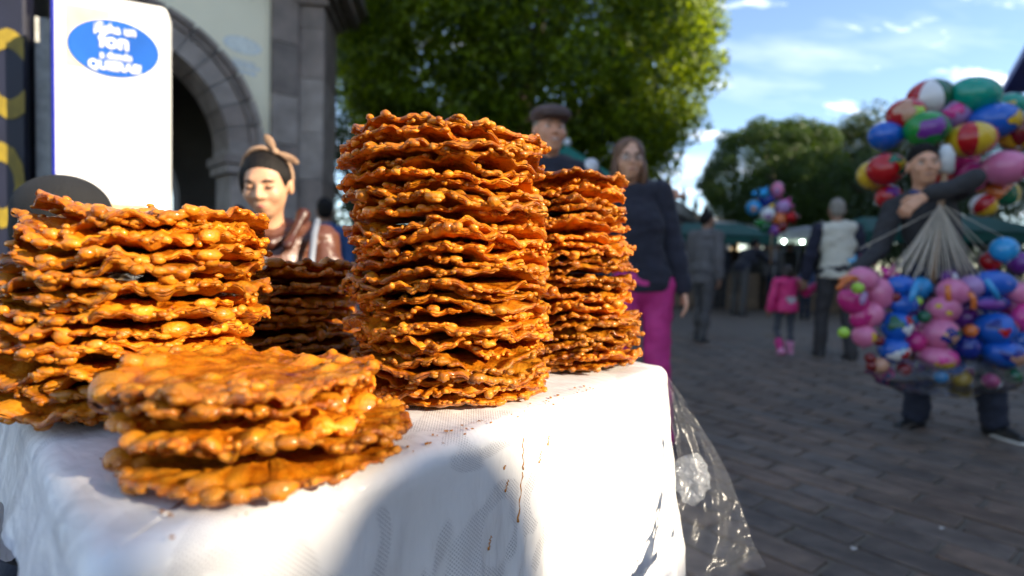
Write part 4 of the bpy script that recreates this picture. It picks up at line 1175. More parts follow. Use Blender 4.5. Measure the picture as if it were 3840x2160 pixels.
def sdf_mesh(prims, res, k=.02):
    adds = [p for p in prims if p[0] != 's']; subs = [p[1] for p in prims if p[0] == 's']
    bb = [_bbox(p) for p in adds]
    lo = np.min([b[0] for b in bb], 0) - 3 * res - k * .3; hi = np.max([b[1] for b in bb], 0) + 3 * res + k * .3
    n = np.ceil((hi - lo) / res).astype(int) + 1
    Fd = np.full(n, 1.0, np.float32)
    ax = [lo[i] + np.arange(n[i]) * res for i in range(3)]
    def rng_(b, m):
        i0 = np.maximum(np.floor((b[0] - m - lo) / res).astype(int), 0); i1 = np.minimum(np.ceil((b[1] + m - lo) / res).astype(int) + 1, n); return i0, i1
    for p, b in zip(adds, bb):
        kk = p[-1] if p[-1] is not None else k
        i0, i1 = rng_(b, kk * 1.2 + 2 * res)
        if (i1 <= i0).any(): continue
        X, Y, Z = np.meshgrid(ax[0][i0[0]:i1[0]], ax[1][i0[1]:i1[1]], ax[2][i0[2]:i1[2]], indexing='ij', sparse=True)
        d = _dist(p, X, Y, Z); S = Fd[i0[0]:i1[0], i0[1]:i1[1], i0[2]:i1[2]]
        h = np.clip(.5 + .5 * (S - d) / kk, 0, 1)
        S[...] = S * (1 - h) + d * h - kk * h * (1 - h)
    for p in subs:
        i0, i1 = rng_(_bbox(p), 2 * res)
        if (i1 <= i0).any(): continue
        X, Y, Z = np.meshgrid(ax[0][i0[0]:i1[0]], ax[1][i0[1]:i1[1]], ax[2][i0[2]:i1[2]], indexing='ij', sparse=True)
        d = _dist(p, X, Y, Z); S = Fd[i0[0]:i1[0], i0[1]:i1[1], i0[2]:i1[2]]; S[...] = np.maximum(S, -d)
    return _surface_nets(Fd, lo, res)

def rotm(yaw=0, pitch=0, roll=0):
    """yaw about Z, then pitch (+ = looks down, facing -Y), then roll, as a numpy 3x3"""
    return np.array((Matrix.Rotation(yaw, 3, 'Z') @ Matrix.Rotation(pitch, 3, 'X') @ Matrix.Rotation(roll, 3, 'Y')))

def unit(v):
    v = np.array(v, float); return v / np.linalg.norm(v)

def hand_prims(w, d, pn, s=1.0, curl=.5, side=1, spread=1.0):
    """wrist w, pointing d, palm facing pn; side: which way the thumb lies (+1 along d x pn)"""
    d = unit(d); pn = unit(np.array(pn) - d * np.dot(pn, d)); ac = np.cross(d, pn) * side
    P = [cap_(w - d * .03 * s, w + d * .015 * s, .025 * s, .024 * s)]
    for t in (-.024, -.008, .008, .024):
        P.append(cap_(w + d * .012 * s + ac * t * .7 * s, w + d * .085 * s + ac * t * s, .014 * s, .012 * s, .012))
    for i, (t, L) in enumerate(((.027, .066), (.009, .076), (-.009, .070), (-.026, .054))):
        a = w + d * .085 * s + ac * t * s; dirn = unit(d + ac * t * 3 * spread)
        c1, c2 = curl * .7, curl * 1.6
        b = a + (dirn * math.cos(c1) + pn * math.sin(c1)) * L * .5 * s; e = b + (dirn * math.cos(c2) + pn * math.sin(c2)) * L * .5 * s
        P += [cap_(a, b, .0098 * s, .0090 * s, .004), cap_(b, e, .0090 * s, .0078 * s, .004)]
    a = w + d * .025 * s + ac * .026 * s; b = a + unit(d * .6 + ac * .75 + pn * .25) * .042 * s; e = b + unit(d * .95 + ac * .2 + pn * .4) * .034 * s
    P += [cap_(a, b, .013 * s, .011 * s, .006), cap_(b, e, .011 * s, .0085 * s, .004)]
    return P

SKINS = {}
def skin_mat(name, col):
    return pmat('skin ' + name, col, .5, .1, 25, .08, 250, sss=.06, col2=np.array(col) * 1.12)

class Person:
    def __init__(s, name, label, loc, rz=0.0, H=1.7, wide=1.0, skin=(.33, .17, .10), skin_name='tan', lean=(0, 0), twist=0.0, head=(0, 0, 0), hip_z=None, legs=None, arms=None, res=.014, head_res=.0065, group=None, stoop=0.0, fem=0.0):
        s.k = k = H / 1.70; s.res = res * max(k, .75); s.hres = head_res * max(k, .75); s.wide = wide; s.fem = fem
        s.root = empty(name, loc, rz); tag(s.root, label, 'person', group)
        s.skin = skin_mat(skin_name, skin)
        hz = (.90 * k) if hip_z is None else hip_z
        s.pel = np.array((0, 0, hz + .03 * k))
        T = rotm(twist) @ rotm(0, lean[0], lean[1]); s.T = T
        up = lambda x, y, z: s.pel + T @ (np.array((x, y, z)) * k)
        s.waist = up(0, .005, .14); s.chest = up(0, 0, .34 ); s.neck = up(0, .01 - stoop, .50); s.sh = [up(sg * .175 * wide, .01 - stoop * .6, .455) for sg in (-1, 1)]
        s.hipj = [s.pel + np.array((sg * .088 * wide * k, 0, -.03 * k)) for sg in (-1, 1)]
        s.Rh = T @ rotm(*head) if False else rotm(*head)
        s.hc = s.neck + T @ (np.array((0, -.015 - stoop * .5, .045)) * k) + s.Rh @ (np.array((0, -.012, .105)) * k)
        # legs: (knee offset direction, ankle direction)
        legs = legs or [((0, 0, -1), (0, 0, -1)), ((0, 0, -1), (0, 0, -1))]
        s.knee = []; s.ank = []
        for i in (0, 1):
            kn = s.hipj[i] + unit(legs[i][0]) * .43 * k; an = kn + unit(legs[i][1]) * .40 * k; s.knee.append(kn); s.ank.append(an)
        arms = arms or [((-.12, 0, -1), (-.04, -.15, -1)), ((.12, 0, -1), (.04, -.15, -1))]
        s.elb = []; s.wri = []; s.adir = []
        for i in (0, 1):
            e = s.sh[i] + unit(arms[i][0]) * .285 * k; w = e + unit(arms[i][1]) * .245 * k; s.elb.append(e); s.wri.append(w); s.adir.append(unit(arms[i][1]))
        s.hands = {}
    def hp(s, x, y, z): return s.hc + s.Rh @ (np.array((x, y, z)) * s.k)
    def torso(s, g=0.0, lo=-.06):
        k, w = s.k, s.wide
        up = lambda x, y, z: s.pel + s.T @ (np.array((x, y, z)) * k)
        return [ell_(up(0, .0, .30), np.array((.150 * w + g, .105 + g * .8, .20)) * k, s.T), ell_(up(0, -.005, .12), np.array((.128 * w + g, .100 * w + g * .8, .18)) * k, s.T), ell_(s.pel + np.array((0, 0, .0)), np.array((.148 * w + g, .110 * w + g * .8, .15)) * k),
                cap_(s.sh[0] * .88 + s.sh[1] * .12, s.sh[0] * .12 + s.sh[1] * .88, (.050 + g * .7) * k, (.050 + g * .7) * k, .05), cap_(up(-.06, .02, .46), up(.06, .02, .46), (.06 + g * .6) * k, (.06 + g * .6) * k, .05)]
    def arm(s, i, g=0.0, to=1.0):
        k = s.k; w = s.elb[i] + (s.wri[i] - s.elb[i]) * to
        return [cap_(s.sh[i], s.elb[i], (.050 + g) * k, (.040 + g) * k, .03), cap_(s.elb[i], w, (.039 + g) * k, (.029 + g * 1.3) * k, .02)]
    def leg(s, i, g=0.0, cuff=0.0):
        k = s.k
        return [cap_(s.hipj[i], s.knee[i], (.082 * s.wide + g) * k, (.055 + g) * k, .03), cap_(s.knee[i], s.ank[i], (.052 + g) * k, (.038 + g + cuff) * k, .02), ell_(s.knee[i] * .55 + s.ank[i] * .45 + np.array((0, .012 * k, 0)), np.array((.05 + g, .055 + g, .12)) * k, None, .03)]
    def part(s, name, prims, mat, res=None, k=.02, parent=None):
        V, F = sdf_mesh(prims, res or s.res, k)
        if name in ('sweater', 'jacket', 'vest', 'coat', 'sleeve', 'trousers', 'leggings'):      # soft folds in the cloth
            nr = np.cross(V[F[:, 2]] - V[F[:, 0]], V[F[:, 3]] - V[F[:, 1]]); vn = np.zeros_like(V)
            for q in range(4): np.add.at(vn, F[:, q], nr)
            vn /= np.linalg.norm(vn, axis=1)[:, None] + 1e-9
            nz = Noise2(len(V) % 97 + 3); k_ = 1 / max(s.k, .6)
            w = nz(V[:, 0] * 9 * k_ + V[:, 2] * 7 * k_, V[:, 2] * 15 * k_ - V[:, 1] * 8 * k_) * .009 + nz(V[:, 0] * 22 * k_ - V[:, 2] * 12 * k_ + 7, V[:, 2] * 34 * k_ + V[:, 1] * 20 * k_) * .005
            V = V + vn * (w * s.k)[:, None]
        o = mk(name, V, F, mat, parent or s.root, True); return o
    def body(s, bare_legs=False):
        P = s.torso(-.012) + [cap_(s.neck - np.array((0, 0, .03)), s.hp(0, .01, -.05), (.048 - .008 * s.fem) * s.k, (.045 - .008 * s.fem) * s.k, .03)]
        for i in (0, 1): P += s.arm(i, -.006) + s.leg(i, -.01)
        V1, F1 = sdf_mesh(P, s.res * 2.0, .03)
        h = s.hp; R = s.Rh; k = s.k
        E = lambda c, r, kk=.015: ell_(h(*c), np.array(r) * k, R, kk)
        C = lambda a, b, ra, rb, kk=.010: cap_(h(*a), h(*b), ra * k, rb * k, kk)
        Hd = [E((0, .018, .032), (.073, .090, .083)), E((0, -.022, -.030 + .006 * s.fem), (.060 + .003 * s.fem, .068, .078 - .006 * s.fem), .03), E((0, -.052, -.088 + .008 * s.fem), (.026 - .005 * s.fem, .026, .020), .03), C((-.022, -.072, .024), (.022, -.072, .024), .016, .016, .02),
              C((0, -.088, .012), (0, -.106, -.022), .0085, .0125, .010), E((-.012, -.094, -.026), (.009, .010, .008), .006), E((.012, -.094, -.026), (.009, .010, .008), .006),
              E((-.036, -.066, -.022), (.022, .020, .022), .02), E((.036, -.066, -.022), (.022, .020, .022), .02), E((0, -.080, -.056), (.022, .014, .016), .015),
              E((-.076, .012, -.004), (.010, .020, .031), .006), E((.076, .012, -.004), (.010, .020, .031), .006),
              cap_(s.neck - np.array((0, 0, .06)) * k, h(0, .012, -.05), (.054 - .010 * s.fem) * k, (.050 - .009 * s.fem) * k, .03)]
        Hd += [sub_(ell_(h(sg * .031, -.096, .008), np.array((.017, .014, .010)) * k, R)) for sg in (-1, 1)]
        V2, F2 = sdf_mesh(Hd, s.hres, .02)
        Vs, Fs = [V1, V2], [F1, F2 + len(V1)]; b = len(V1) + len(V2)
        for i, pr in s.hands.items():
            V3, F3 = sdf_mesh(pr, max(.0042, s.hres * .62), .006); Vs.append(V3); Fs.append(F3 + b); b += len(V3)
        return mk('body', np.concatenate(Vs), np.concatenate(Fs), s.skin, s.root, True)
    def face(s, brow=(.02, .012, .008), lips=(.35, .11, .09), closed=False, smile=0.0, glasses=False):
        k = s.k; bm = pmat('brow hair %.3f' % brow[0], brow, .7); lm = pmat('lips %.2f' % lips[0], lips, .4, .1, 30)
        wm = pmat('eye white', (.6, .58, .55), .3); dm = pmat('eye iris', (.02, .012, .008), .15)
        for sg in (-1, 1):
            pts = [s.hp(sg * .014, -.094, .024), s.hp(sg * .030, -.093, .029), s.hp(sg * .049, -.080, .022)]
            MB().tube([tuple(p) for p in pts], [.0030 * k, .0042 * k, .002 * k], 6).build('eyebrow', bm, s.root, True)
            if closed:
                pts = [s.hp(sg * (.017 + .0075 * q), -.0875 - .0025 * (q in (1, 2)) + (.006 if q == 4 else 0), .004 - .003 * (q in (1, 2, 3))) for q in range(5)]
                MB().tube([tuple(p) for p in pts], .0019 * k, 6).build('eyelash', bm, s.root, True)
                V, F = uvball(s.hp(sg * .031, -.079, .009), np.array((.0145, .010, .0095)) * k, 12, 8, Matrix(s.Rh.tolist())); mk('eyelid', V, F, s.skin, s.root, True)
            else:
                V, F = uvball(s.hp(sg * .031, -.078, .007), np.array((.0135, .0105, .0075)) * k, 12, 8, Matrix(s.Rh.tolist())); e = mk('eye', V, F, wm, s.root, True)
                V, F = uvball(s.hp(sg * .031, -.0868, .007), np.array((.0058, .0030, .0060)) * k, 10, 6, Matrix(s.Rh.tolist())); mk('iris', V, F, dm, e, True)
        mz = -.057
        w = .024 + .008 * smile
        pts = [s.hp(x * w, -.0945 + .012 * x * x, mz + smile * .007 * x * x + .001) for x in (-1, -.5, 0, .5, 1)]
        MB().tube([tuple(p) for p in pts], [.0015 * k, .0042 * k, .0046 * k, .0042 * k, .0015 * k], 8).build('lips', lm, s.root, True)
        if smile > .5:
            pts = [s.hp(x * w * .8, -.0968 + .010 * x * x, mz + smile * .006 * x * x - .0015) for x in (-1, -.5, 0, .5, 1)]
            MB().tube([tuple(p) for p in pts], [.001 * k, .0026 * k, .003 * k, .0026 * k, .001 * k], 8).build('teeth', pmat('teeth', (.7, .66, .58), .3), s.root, True)
        if glasses:
            gm = pmat('glasses frame', (.03, .025, .03), .3); g = empty('glasses'); g.parent = s.root
            gl = film_material('glasses lens', (.9, .92, .93), .03, .03, .0) if 'glasses lens' not in MATS else MATS['glasses lens']
            fr = None
            for sg in (-1, 1):
                pts = [s.hp(sg * .033 + .026 * math.cos(a), -.1035 + .10 * (abs(sg * .033 + .026 * math.cos(a)) ** 2) * 2, .004 + .017 * math.sin(a)) for a in np.linspace(0, 2 * math.pi, 17)]
                MB().tube([tuple(p) for p in pts], .0013 * k, 6, False).build('rim', gm, g, True)
                mk('lens', [tuple(p) for p in pts[:-1]], [tuple(range(16))], gl, g, False)
                MB().tube([tuple(s.hp(sg * .060, -.095, .006)), tuple(s.hp(sg * .078, .015, .006))], .0014 * k, 6).build('temple', gm, g, True)
            MB().tube([tuple(s.hp(-.008, -.103, .008)), tuple(s.hp(0, -.104, .011)), tuple(s.hp(.008, -.103, .008))], .0013 * k, 6).build('bridge', gm, g, True)
    def hair(s, style, mat):
        h, R, k = s.hp, s.Rh, s.k
        E = lambda c, r, kk=.02: ell_(h(*c), np.array(r) * k, R, kk)
        if style == 'short':
            rr = random.Random(int(s.hc[2] * 1e4)); P = [E((0, .026, .045), (.078, .093, .082)), E((0, .06, -.01), (.068, .055, .06))]
            for q in range(26):
                a_, b_ = rr.uniform(0, 6.28), rr.uniform(.1, 1.15); P.append(E((.070 * math.sin(b_) * math.cos(a_), .022 + .085 * math.sin(b_) * math.sin(a_), .045 + .076 * math.cos(b_)), (.017, .017, .014), .008))
            S = [E((0, -.090, -.015), (.069, .078, .090)), E((-.085, -.02, -.06), (.05, .06, .06)), E((.085, -.02, -.06), (.05, .06, .06))]
        elif style == 'back':      # pulled back, ears free
            P = [E((0, .026, .042), (.078, .094, .084)), E((0, .07, .0), (.06, .055, .07)), E((0, .115, -.02), (.035, .035, .06))]
            P += [E((-.066, -.012, .010), (.018, .034, .052)), E((.064, -.004, .022), (.018, .030, .036))]
            S = [E((0, -.098, -.034), (.058, .078, .094)), E((.090, -.006, -.025), (.026, .034, .045))]
        elif style == 'bun':
            P = [E((0, .026, .042), (.078, .094, .084)), E((0, .07, .0), (.062, .055, .065)), E((0, .055, .135), (.038, .038, .032), .012)]
            S = [E((0, -.090, -.030), (.068, .08, .09)), E((-.09, -.015, -.03), (.035, .05, .06)), E((.09, -.015, -.03), (.035, .05, .06))]
        elif style == 'bob':
            P = [E((0, .024, .040), (.086, .100, .088)), E((0, .045, -.06), (.088, .070, .10), .04), E((-.074, .0, -.075), (.026, .05, .075), .03), E((.074, .0, -.075), (.026, .05, .075), .03)]
            S = [E((0, -.105, -.018), (.064, .095, .108)), E((0, -.06, -.10), (.05, .08, .07)), E((.012, -.085, .078), (.030, .05, .030))]
        elif style == 'child':
            P = [E((0, .024, .040), (.088, .102, .090)), E((0, .05, -.05), (.09, .07, .08), .04), E((-.095, .03, -.06), (.03, .035, .055), .02), E((.095, .03, -.06), (.03, .035, .055), .02)]
            S = [E((0, -.105, -.025), (.062, .085, .10))]
        V, F = sdf_mesh(P + [sub_(q) for q in S], s.hres, .02 * k)
        return mk('hair', V, F, mat, s.root, True)
    def shoes(s, mat, sole=None, yaw=(0, 0), pitch=(0, 0), size=1.0):
        for i in (0, 1):
            R = rotm(yaw[i], pitch[i]); a = s.ank[i]; k = s.k * size
            f = lambda x, y, z: a + R @ (np.array((x, y, z)) * k)
            o = s.part('shoe', [cap_(f(0, .03, -.045), f(0, -.09, -.055), .040 * k, .038 * k), cap_(f(0, -.09, -.055), f(0, -.155, -.060), .038 * k, .030 * k), cap_(f(0, .01, .0), f(0, .015, -.05), .045 * k, .045 * k), sub_(ell_(f(0, -.05, -.15), np.array((.2, .3, .068)) * k, R))], mat, .009 * max(k, .7))
            if sole is not None:
                pts = []
                for q in range(24):
                    t = 2 * math.pi * q / 24; yy = -.062 + .125 * math.cos(t); ww = .040 - .006 * math.cos(t)
                    pts.append((ww * math.sin(t), yy))
                V = [tuple(f(x, y, -.068)) for x, y in pts] + [tuple(f(x, y, -.090)) for x, y in pts]
                mk('sole', V, [tuple(range(24)), tuple(range(47, 23, -1))] + [(q + 24, (q + 1) % 24 + 24, (q + 1) % 24, q) for q in range(24)], sole, o, False)
    def top(s, mat, g=.012, sleeves=(1, 1), hem=.0, name='sweater', to=.96, extra=()):
        P = s.torso(g)
        k_ = s.k; zc = s.pel[2] - hem * k_
        P.append(ell_(s.pel + np.array((0, 0, -hem * k_)), np.array((.152 * s.wide + g, .115 * s.wide + g, .22)) * k_))
        extra = tuple(extra) + (sub_(ell_(np.array((s.pel[0], s.pel[1], zc - 1.5 * k_)), np.array((2.2, 2.2, 1.5)) * k_)),)
        o = s.part(name, P + list(extra), mat, None, .035)
        for i in (0, 1):
            if sleeves[i]: s.part('sleeve', s.arm(i, g, to), mat, None, .02, o)
        return o
    def sleeve(s, mat, g=.010, name='sleeve', to=.96):
        for i in (0, 1): s.part(name, s.arm(i, g, to), mat)
    def trousers(s, mat, g=.012, cuff=.012, name='trousers'):
        P = [ell_(s.pel + np.array((0, 0, .0)), np.array((.165 * s.wide + g, .122 * s.wide + g, .13)) * s.k)]
        for i in (0, 1): P += s.leg(i, g, cuff)
        return s.part(name, P, mat, s.res * 1.25, .03)

def weave_mat(name, c1, c2, sc):
    """houndstooth-like small check"""
    if name in MATS: return MATS[name]
    m, nt, b = mat_base(name); N, L = nt.nodes.new, nt.links.new
    tc = N('ShaderNodeTexCoord'); ck = N('ShaderNodeTexChecker'); mp = N('ShaderNodeMapping'); L(tc.outputs['Object'], mp.inputs['Vector']); mp.inputs['Rotation'].default_value = (.0, 0, .4)
    L(mp.outputs[0], ck.inputs['Vector']); ck.inputs['Scale'].default_value = sc; ck.inputs['Color1'].default_value = (*c1, 1); ck.inputs['Color2'].default_value = (*c2, 1)
    L(ck.outputs[0], b.inputs['Base Color']); setin(b, Roughness=.85, Specular_IOR_Level=.2); return m

def build_people():
    navy = pmat('navy wool', (.012, .013, .026), .85, .2, 30, .3, 220, sheen=.1); black = pmat('black cloth', (.010, .010, .012), .8, .2, 20, .3, 120)
    charcoal = pmat('charcoal wool', (.030, .030, .033), .85, .2, 25, .3, 160); greyt = pmat('grey trousers', (.075, .07, .07), .8, .15, 15, .2, 100); dkt = pmat('dark grey trousers', (.035, .032, .033), .8, .15, 15, .2, 100)
    pink = pmat('magenta trousers', (.52, .030, .21), .7, .12, 12, .2, 90); denim = pmat('dark denim', (.015, .02, .04), .8, .25, 30, .3, 160)
    dhair = pmat('black hair', (.008, .006, .005), .65, .3, 60, .6, 160, stretch=(1, 1, .2), spec=.2); bhair = pmat('brown hair', (.15, .075, .040), .55, .3, 60, .6, 160, stretch=(1, 1, .2)); ghair = pmat('grey hair', (.26, .23, .19), .6, .2, 60, .6, 160)
    shoe = pmat('black shoe leather', (.012, .012, .013), .4, .2, 20); sole = pmat('white rubber sole', (.6, .6, .58), .6)
    # --- woman with the bow headband, seated behind the table
    c = spot(968, 700, 1.90)
    w = Person('person', 'woman in brown leather jacket with bow headband looking down, behind the stacks', (c.x + .02, c.y + .07, 0), .34, 1.62, .95, (.50, .27, .155), 'warm', (math.radians(4), 0), 0, (math.radians(-12), math.radians(15), math.radians(-3)), hip_z=.545,
               legs=[((-.1, -1, 0), (0, -.05, -1)), ((.1, -1, 0), (0, -.05, -1))], arms=[((-.22, -.25, -1), (.35, -.9, .05)), ((.24, -.25, -1), (-.35, -.9, .05))], res=.010, head_res=.0040, stoop=.015, fem=1.0)
    for i, sg in ((0, 1), (1, -1)): w.hands[i] = hand_prims(w.wri[i], w.adir[i], (0, 0, -1), .9, .5, sg)
    w.body(); w.face((.025, .014, .010), (.42, .10, .10), closed=True, smile=-.9); w.hair('back', dhair)
    leather = pmat('brown leather', (.115, .038, .018), .38, .3, 9, .5, 45, coat=.15); darkl = pmat('dark brown leather collar', (.055, .014, .007), .4, .3, 9, .4, 45)
    k = w.k
    jk = w.top(leather, .016, name='jacket', hem=.08)
    for sg in (-1, 1):   # turned up collar wings, seams and pocket
        a = w.neck + np.array((sg * .075, .03, -.02)); b = w.neck + np.array((sg * .10, -.05, .045)); e = w.neck + np.array((sg * .055, -.115, -.06))
        w.part('collar', [cap_(a, b, .022, .016), cap_(b, e, .016, .010), cap_(a, e, .018, .012)], darkl, .006, .03)
    w.part('collar', [cap_(w.neck + np.array((-.055, -.045, -.035)), w.neck + np.array((.0, -.075, -.055)), .024, .02), cap_(w.neck + np.array((.0, -.075, -.055)), w.neck + np.array((.055, -.045, -.035)), .02, .024), cap_(w.neck + np.array((-.06, .03, .0)), w.neck + np.array((.06, .03, .0)), .035, .035)], darkl, .006, .02)
    zp = pmat('zip metal', (.5, .48, .45), .3, .1, 10, metal=.8)
    up = lambda x, y, z: tuple(w.pel + w.T @ np.array((x, y, z)))
    MB().tube([up(-.01, -.128, .40), up(-.012, -.138, .28), up(-.012, -.140, .10)], .003, 6).build('zip', zp, w.root, True)
    V, F = uvball(up(.085, -.125, .30), (.012, .006, .012), 12, 8); mk('stud', V, F, zp, w.root, True)
    strap = pmat('grey blue bag strap', (.17, .19, .23), .6, .15, 20); MB().tube([up(.140, .07, .47), up(.145, .0, .505), up(.135, -.09, .46), up(.125, -.135, .34), up(.118, -.135, .10)], [.010, .012, .012, .011, .010], 8).build('bag_strap', strap, w.root, True)
    band = pmat('tan striped headband', (.30, .17, .10), .8, .3, 70, .3, 200, col2=(.42, .27, .17))
    pts = [w.hp(.083 * math.cos(a), .022 - .035 * abs(math.sin(a)) ** 2, .030 + .097 * math.sin(a)) for a in np.linspace(-.25, math.pi + .25, 22)]
    hb = MB().tube([tuple(p) for p in pts], [.006 + .002 * math.sin(math.pi * q / 21) for q in range(22)], 8).build('headband', band, w.root, True)
    kn = w.hp(.045, -.016, .115)
    Rh = w.Rh
    w.part('knot', [ell_(kn, (.012, .010, .011), Rh)], band, .004, parent=hb)
    for dv in ((-.022, -.006, .052), (.066, .01, -.038)):
        e = kn + Rh @ np.array(dv); ax = unit(e - kn); by = unit(np.cross(ax, Rh @ np.array((0, 1.0, .3)))); bz = np.cross(ax, by)
        w.part('bow_end', [cap_(kn, kn + (e - kn) * .4, .004, .006), ell_(kn + (e - kn) * .58, (np.linalg.norm(e - kn) * .46, .0150, .0045), np.stack([ax, by, bz], 1))], band, .003, .006, parent=hb)
    w.trousers(denim); w.shoes(shoe)
    wood = pmat('stool wood', (.2, .12, .06), .6, .3, 10)
    st = empty('stool', (w.root.location.x, w.root.location.y, 0), .12); tag(st, 'plain wooden stool under the seated woman in brown leather', 'stool')
    MB().box((0, .01, .435), (.34, .34, .03), bev=.006).build('seat', wood, st)
    for x in (-.13, .13):
        for y in (-.12, .14): MB().box((x, y, .21), (.03, .03, .42)).build('leg', wood, st)
    # --- vendor in the black cap, seen from the side
    c = spot(215, 880, 1.22)
    v = Person('person', 'vendor in plain black cap bending behind the wide left stack', (c.x - .10, c.y + .10, 0), math.radians(62), 1.66, 1.05, (.42, .22, .13), 'tawny', (math.radians(24), 0), 0, (0, math.radians(-6), 0), hip_z=.46,
               legs=[((-.1, -1, 0), (0, -.05, -1)), ((.1, -1, 0), (0, -.05, -1))], arms=[((-.1, -.5, -1), (.1, -.9, -.3)), ((.1, -.5, -1), (-.1, -.9, -.3))], res=.012, head_res=.005)
    # slide him so that the head centre sits where the photo shows it
    hw = Vector((v.root.matrix_basis @ Vector(v.hc))); tgt = spot(250, 880, 1.22); v.root.location += Vector((tgt.x - hw.x, tgt.y - hw.y, 0)); dz = tgt.z - hw.z; v.root.location.z = 0
    for i, sg in ((0, 1), (1, -1)): v.hands[i] = hand_prims(v.wri[i], v.adir[i], (0, 0, -1), 1, .5, sg)
    shift = np.array((0, 0, dz))
    for nm in ('pel', 'waist', 'chest', 'neck', 'hc'): setattr(v, nm, getattr(v, nm) + shift)
    v.sh = [x + shift for x in v.sh]; v.elb = [x + shift for x in v.elb]; v.wri = [x + shift for x in v.wri]; v.hipj = [x + shift for x in v.hipj]; v.knee = [x + shift for x in v.knee]
    v.hands = {i: hand_prims(v.wri[i], v.adir[i], (0, 0, -1), 1, .5, sg) for i, sg in ((0, 1), (1, -1))}
    v.body(); v.face(); v.top(charcoal, .02, name='jacket', hem=.05); v.trousers(denim); v.shoes(shoe)
    capm = pmat('black cap twill', (.007, .007, .008), .85, .2, 30, .5, 300)
    E = lambda c, r, kk=.02: ell_(v.hp(*c), np.array(r) * v.k, v.Rh, kk)
    cp = v.part('cap', [E((0, .012, .052), (.088, .106, .080)), E((0, .06, .01), (.078, .06, .05)), sub_(E((0, -.02, -.085), (.12, .16, .085)))], capm, .005)
    V = []; nn = 22; mm = 8
    for i in range(nn):
        a = math.radians(-70 + 140 * i / (nn - 1))
        for j in range(mm):
            f = j / (mm - 1); r = .075 + .085 * f * math.cos(a * .62)
            V.append(v.hp(r * math.sin(a) * .98, -.02 - r * math.cos(a) * 1.0, .028 + .006 * f - .030 * (math.sin(a) ** 2) - .016 * f * f))
    V2 = [p + np.array((0, 0, -.004)) for p in V]; nV = len(V)
    F = [tuple(q) for q in grid_faces(nn, mm)] + [tuple(q[::-1]) for q in grid_faces(nn, mm, False, nV)]
    bd = [i * mm + mm - 1 for i in range(nn)]; F += [(bd[i], bd[i + 1], bd[i + 1] + nV, bd[i] + nV) for i in range(nn - 1)]
    mk('brim', V + V2, F, capm, cp, True)
    st2 = empty('stool', (v.root.location.x, v.root.location.y, 0), .9); tag(st2, 'plain wooden stool under the vendor in the black cap', 'stool')
    hz = float(v.pel[2]) - .13
    MB().box((0, 0, hz - .02), (.34, .34, .03), bev=.006).build('seat', wood, st2)
    for x in (-.13, .13):
        for y in (-.13, .13): MB().box((x, y, (hz - .035) / 2), (.03, .03, hz - .036)).build('leg', wood, st2)
    # --- man in the flat cap with his arm round the woman in glasses
    c = spot(2045, 520, 2.85)
    wl = spot(2392, 1680, 2.95)
    m = Person('person', 'smiling older man in brown flat cap and navy vest behind the tallest stack', (c.x + .02, c.y + .05, 0), .10, 1.74, 1.12, (.62, .31, .19), 'ruddy', (0, 0), 0, (.10, -.02, .02),
               arms=[((-.12, 0, -1), (-.04, -.15, -1)), ((.86, .10, -.36), (.92, -.10, .30))], res=.013, head_res=.0055)
    def ik(p, i, target, hint):
        t = np.array(p.root.matrix_basis.inverted() @ Vector(target)); a = p.sh[i]; l1, l2 = .285 * p.k, .245 * p.k
        d = t - a; L = min(np.linalg.norm(d), (l1 + l2) * .99); d = d / np.linalg.norm(d); x = (l1 * l1 - l2 * l2 + L * L) / (2 * L); h = math.sqrt(max(l1 * l1 - x * x, 0))
        hn = np.array(hint, float); hn = unit(hn - d * hn.dot(d)); p.elb[i] = a + d * x + hn * h; p.wri[i] = a + d * L; p.adir[i] = unit(p.wri[i] - p.elb[i])
    ik(m, 1, spot(2500, 745, 3.02), (0, .1, -1))
    m.hands[0] = hand_prims(m.wri[0], m.adir[0], (1, 0, 0), 1, .5, -1)
    m.hands[1] = hand_prims(m.wri[1], unit((-.15, -.75, .25)), (-.1, -.55, -.9), 1.05, .8, 1)
    m.body(); m.face((.12, .10, .09), (.35, .12, .10), smile=.9); m.hair('short', ghair); m.top(navy, .022, name='vest', sleeves=(0, 0), hem=.05); shirt = pmat('navy shirt', (.02, .022, .045), .8, .2, 20); m.sleeve(shirt, .012)
    stripe = pmat('white shoulder patch', (.62, .62, .64), .7); sp = m.sh[1]; m.part('shoulder_patch', [ell_(sp + np.array((.012, -.022, .022)), (.045, .045, .058), rotm(0, 0, .5))], stripe, .007)
    m.trousers(dkt); m.shoes(shoe)
    tweed = pmat('brown tweed', (.085, .055, .05), .9, .25, 40, .5, 250, col2=(.13, .09, .082))
    E = lambda c, r, kk=.02: ell_(m.hp(*c), np.array(r) * m.k, m.Rh, kk)
    cp = m.part('flat_cap', [E((0, .022, .086), (.100, .112, .045)), E((0, -.055, .074), (.088, .07, .034), .03), E((0, .02, .06), (.086, .10, .035), .02), sub_(E((0, .0, .0), (.078, .105, .055)))], tweed, .006)
    m.part('cap_brim', [E((0, -.108, .052), (.070, .042, .010))], tweed, .005, parent=cp)
    # --- woman in glasses, navy sweater, magenta trousers
    g = Person('person', 'woman in glasses, navy sweater and magenta trousers beside the far right stack', (wl.x, wl.y, 0), -.05, 1.60, .90, (.60, .33, .21), 'rosy', (math.radians(1), math.radians(-11)), 0, (.02, .02, math.radians(-2)),
               legs=[((-.16, 0, -1), (.03, .05, -1)), ((.0, -.06, -1), (.10, .05, -1))], arms=[((-.05, 0, -1), (.06, -.15, -1)), ((.30, 0, -1), (.22, -.16, -1))], res=.012, head_res=.0055, fem=.7)
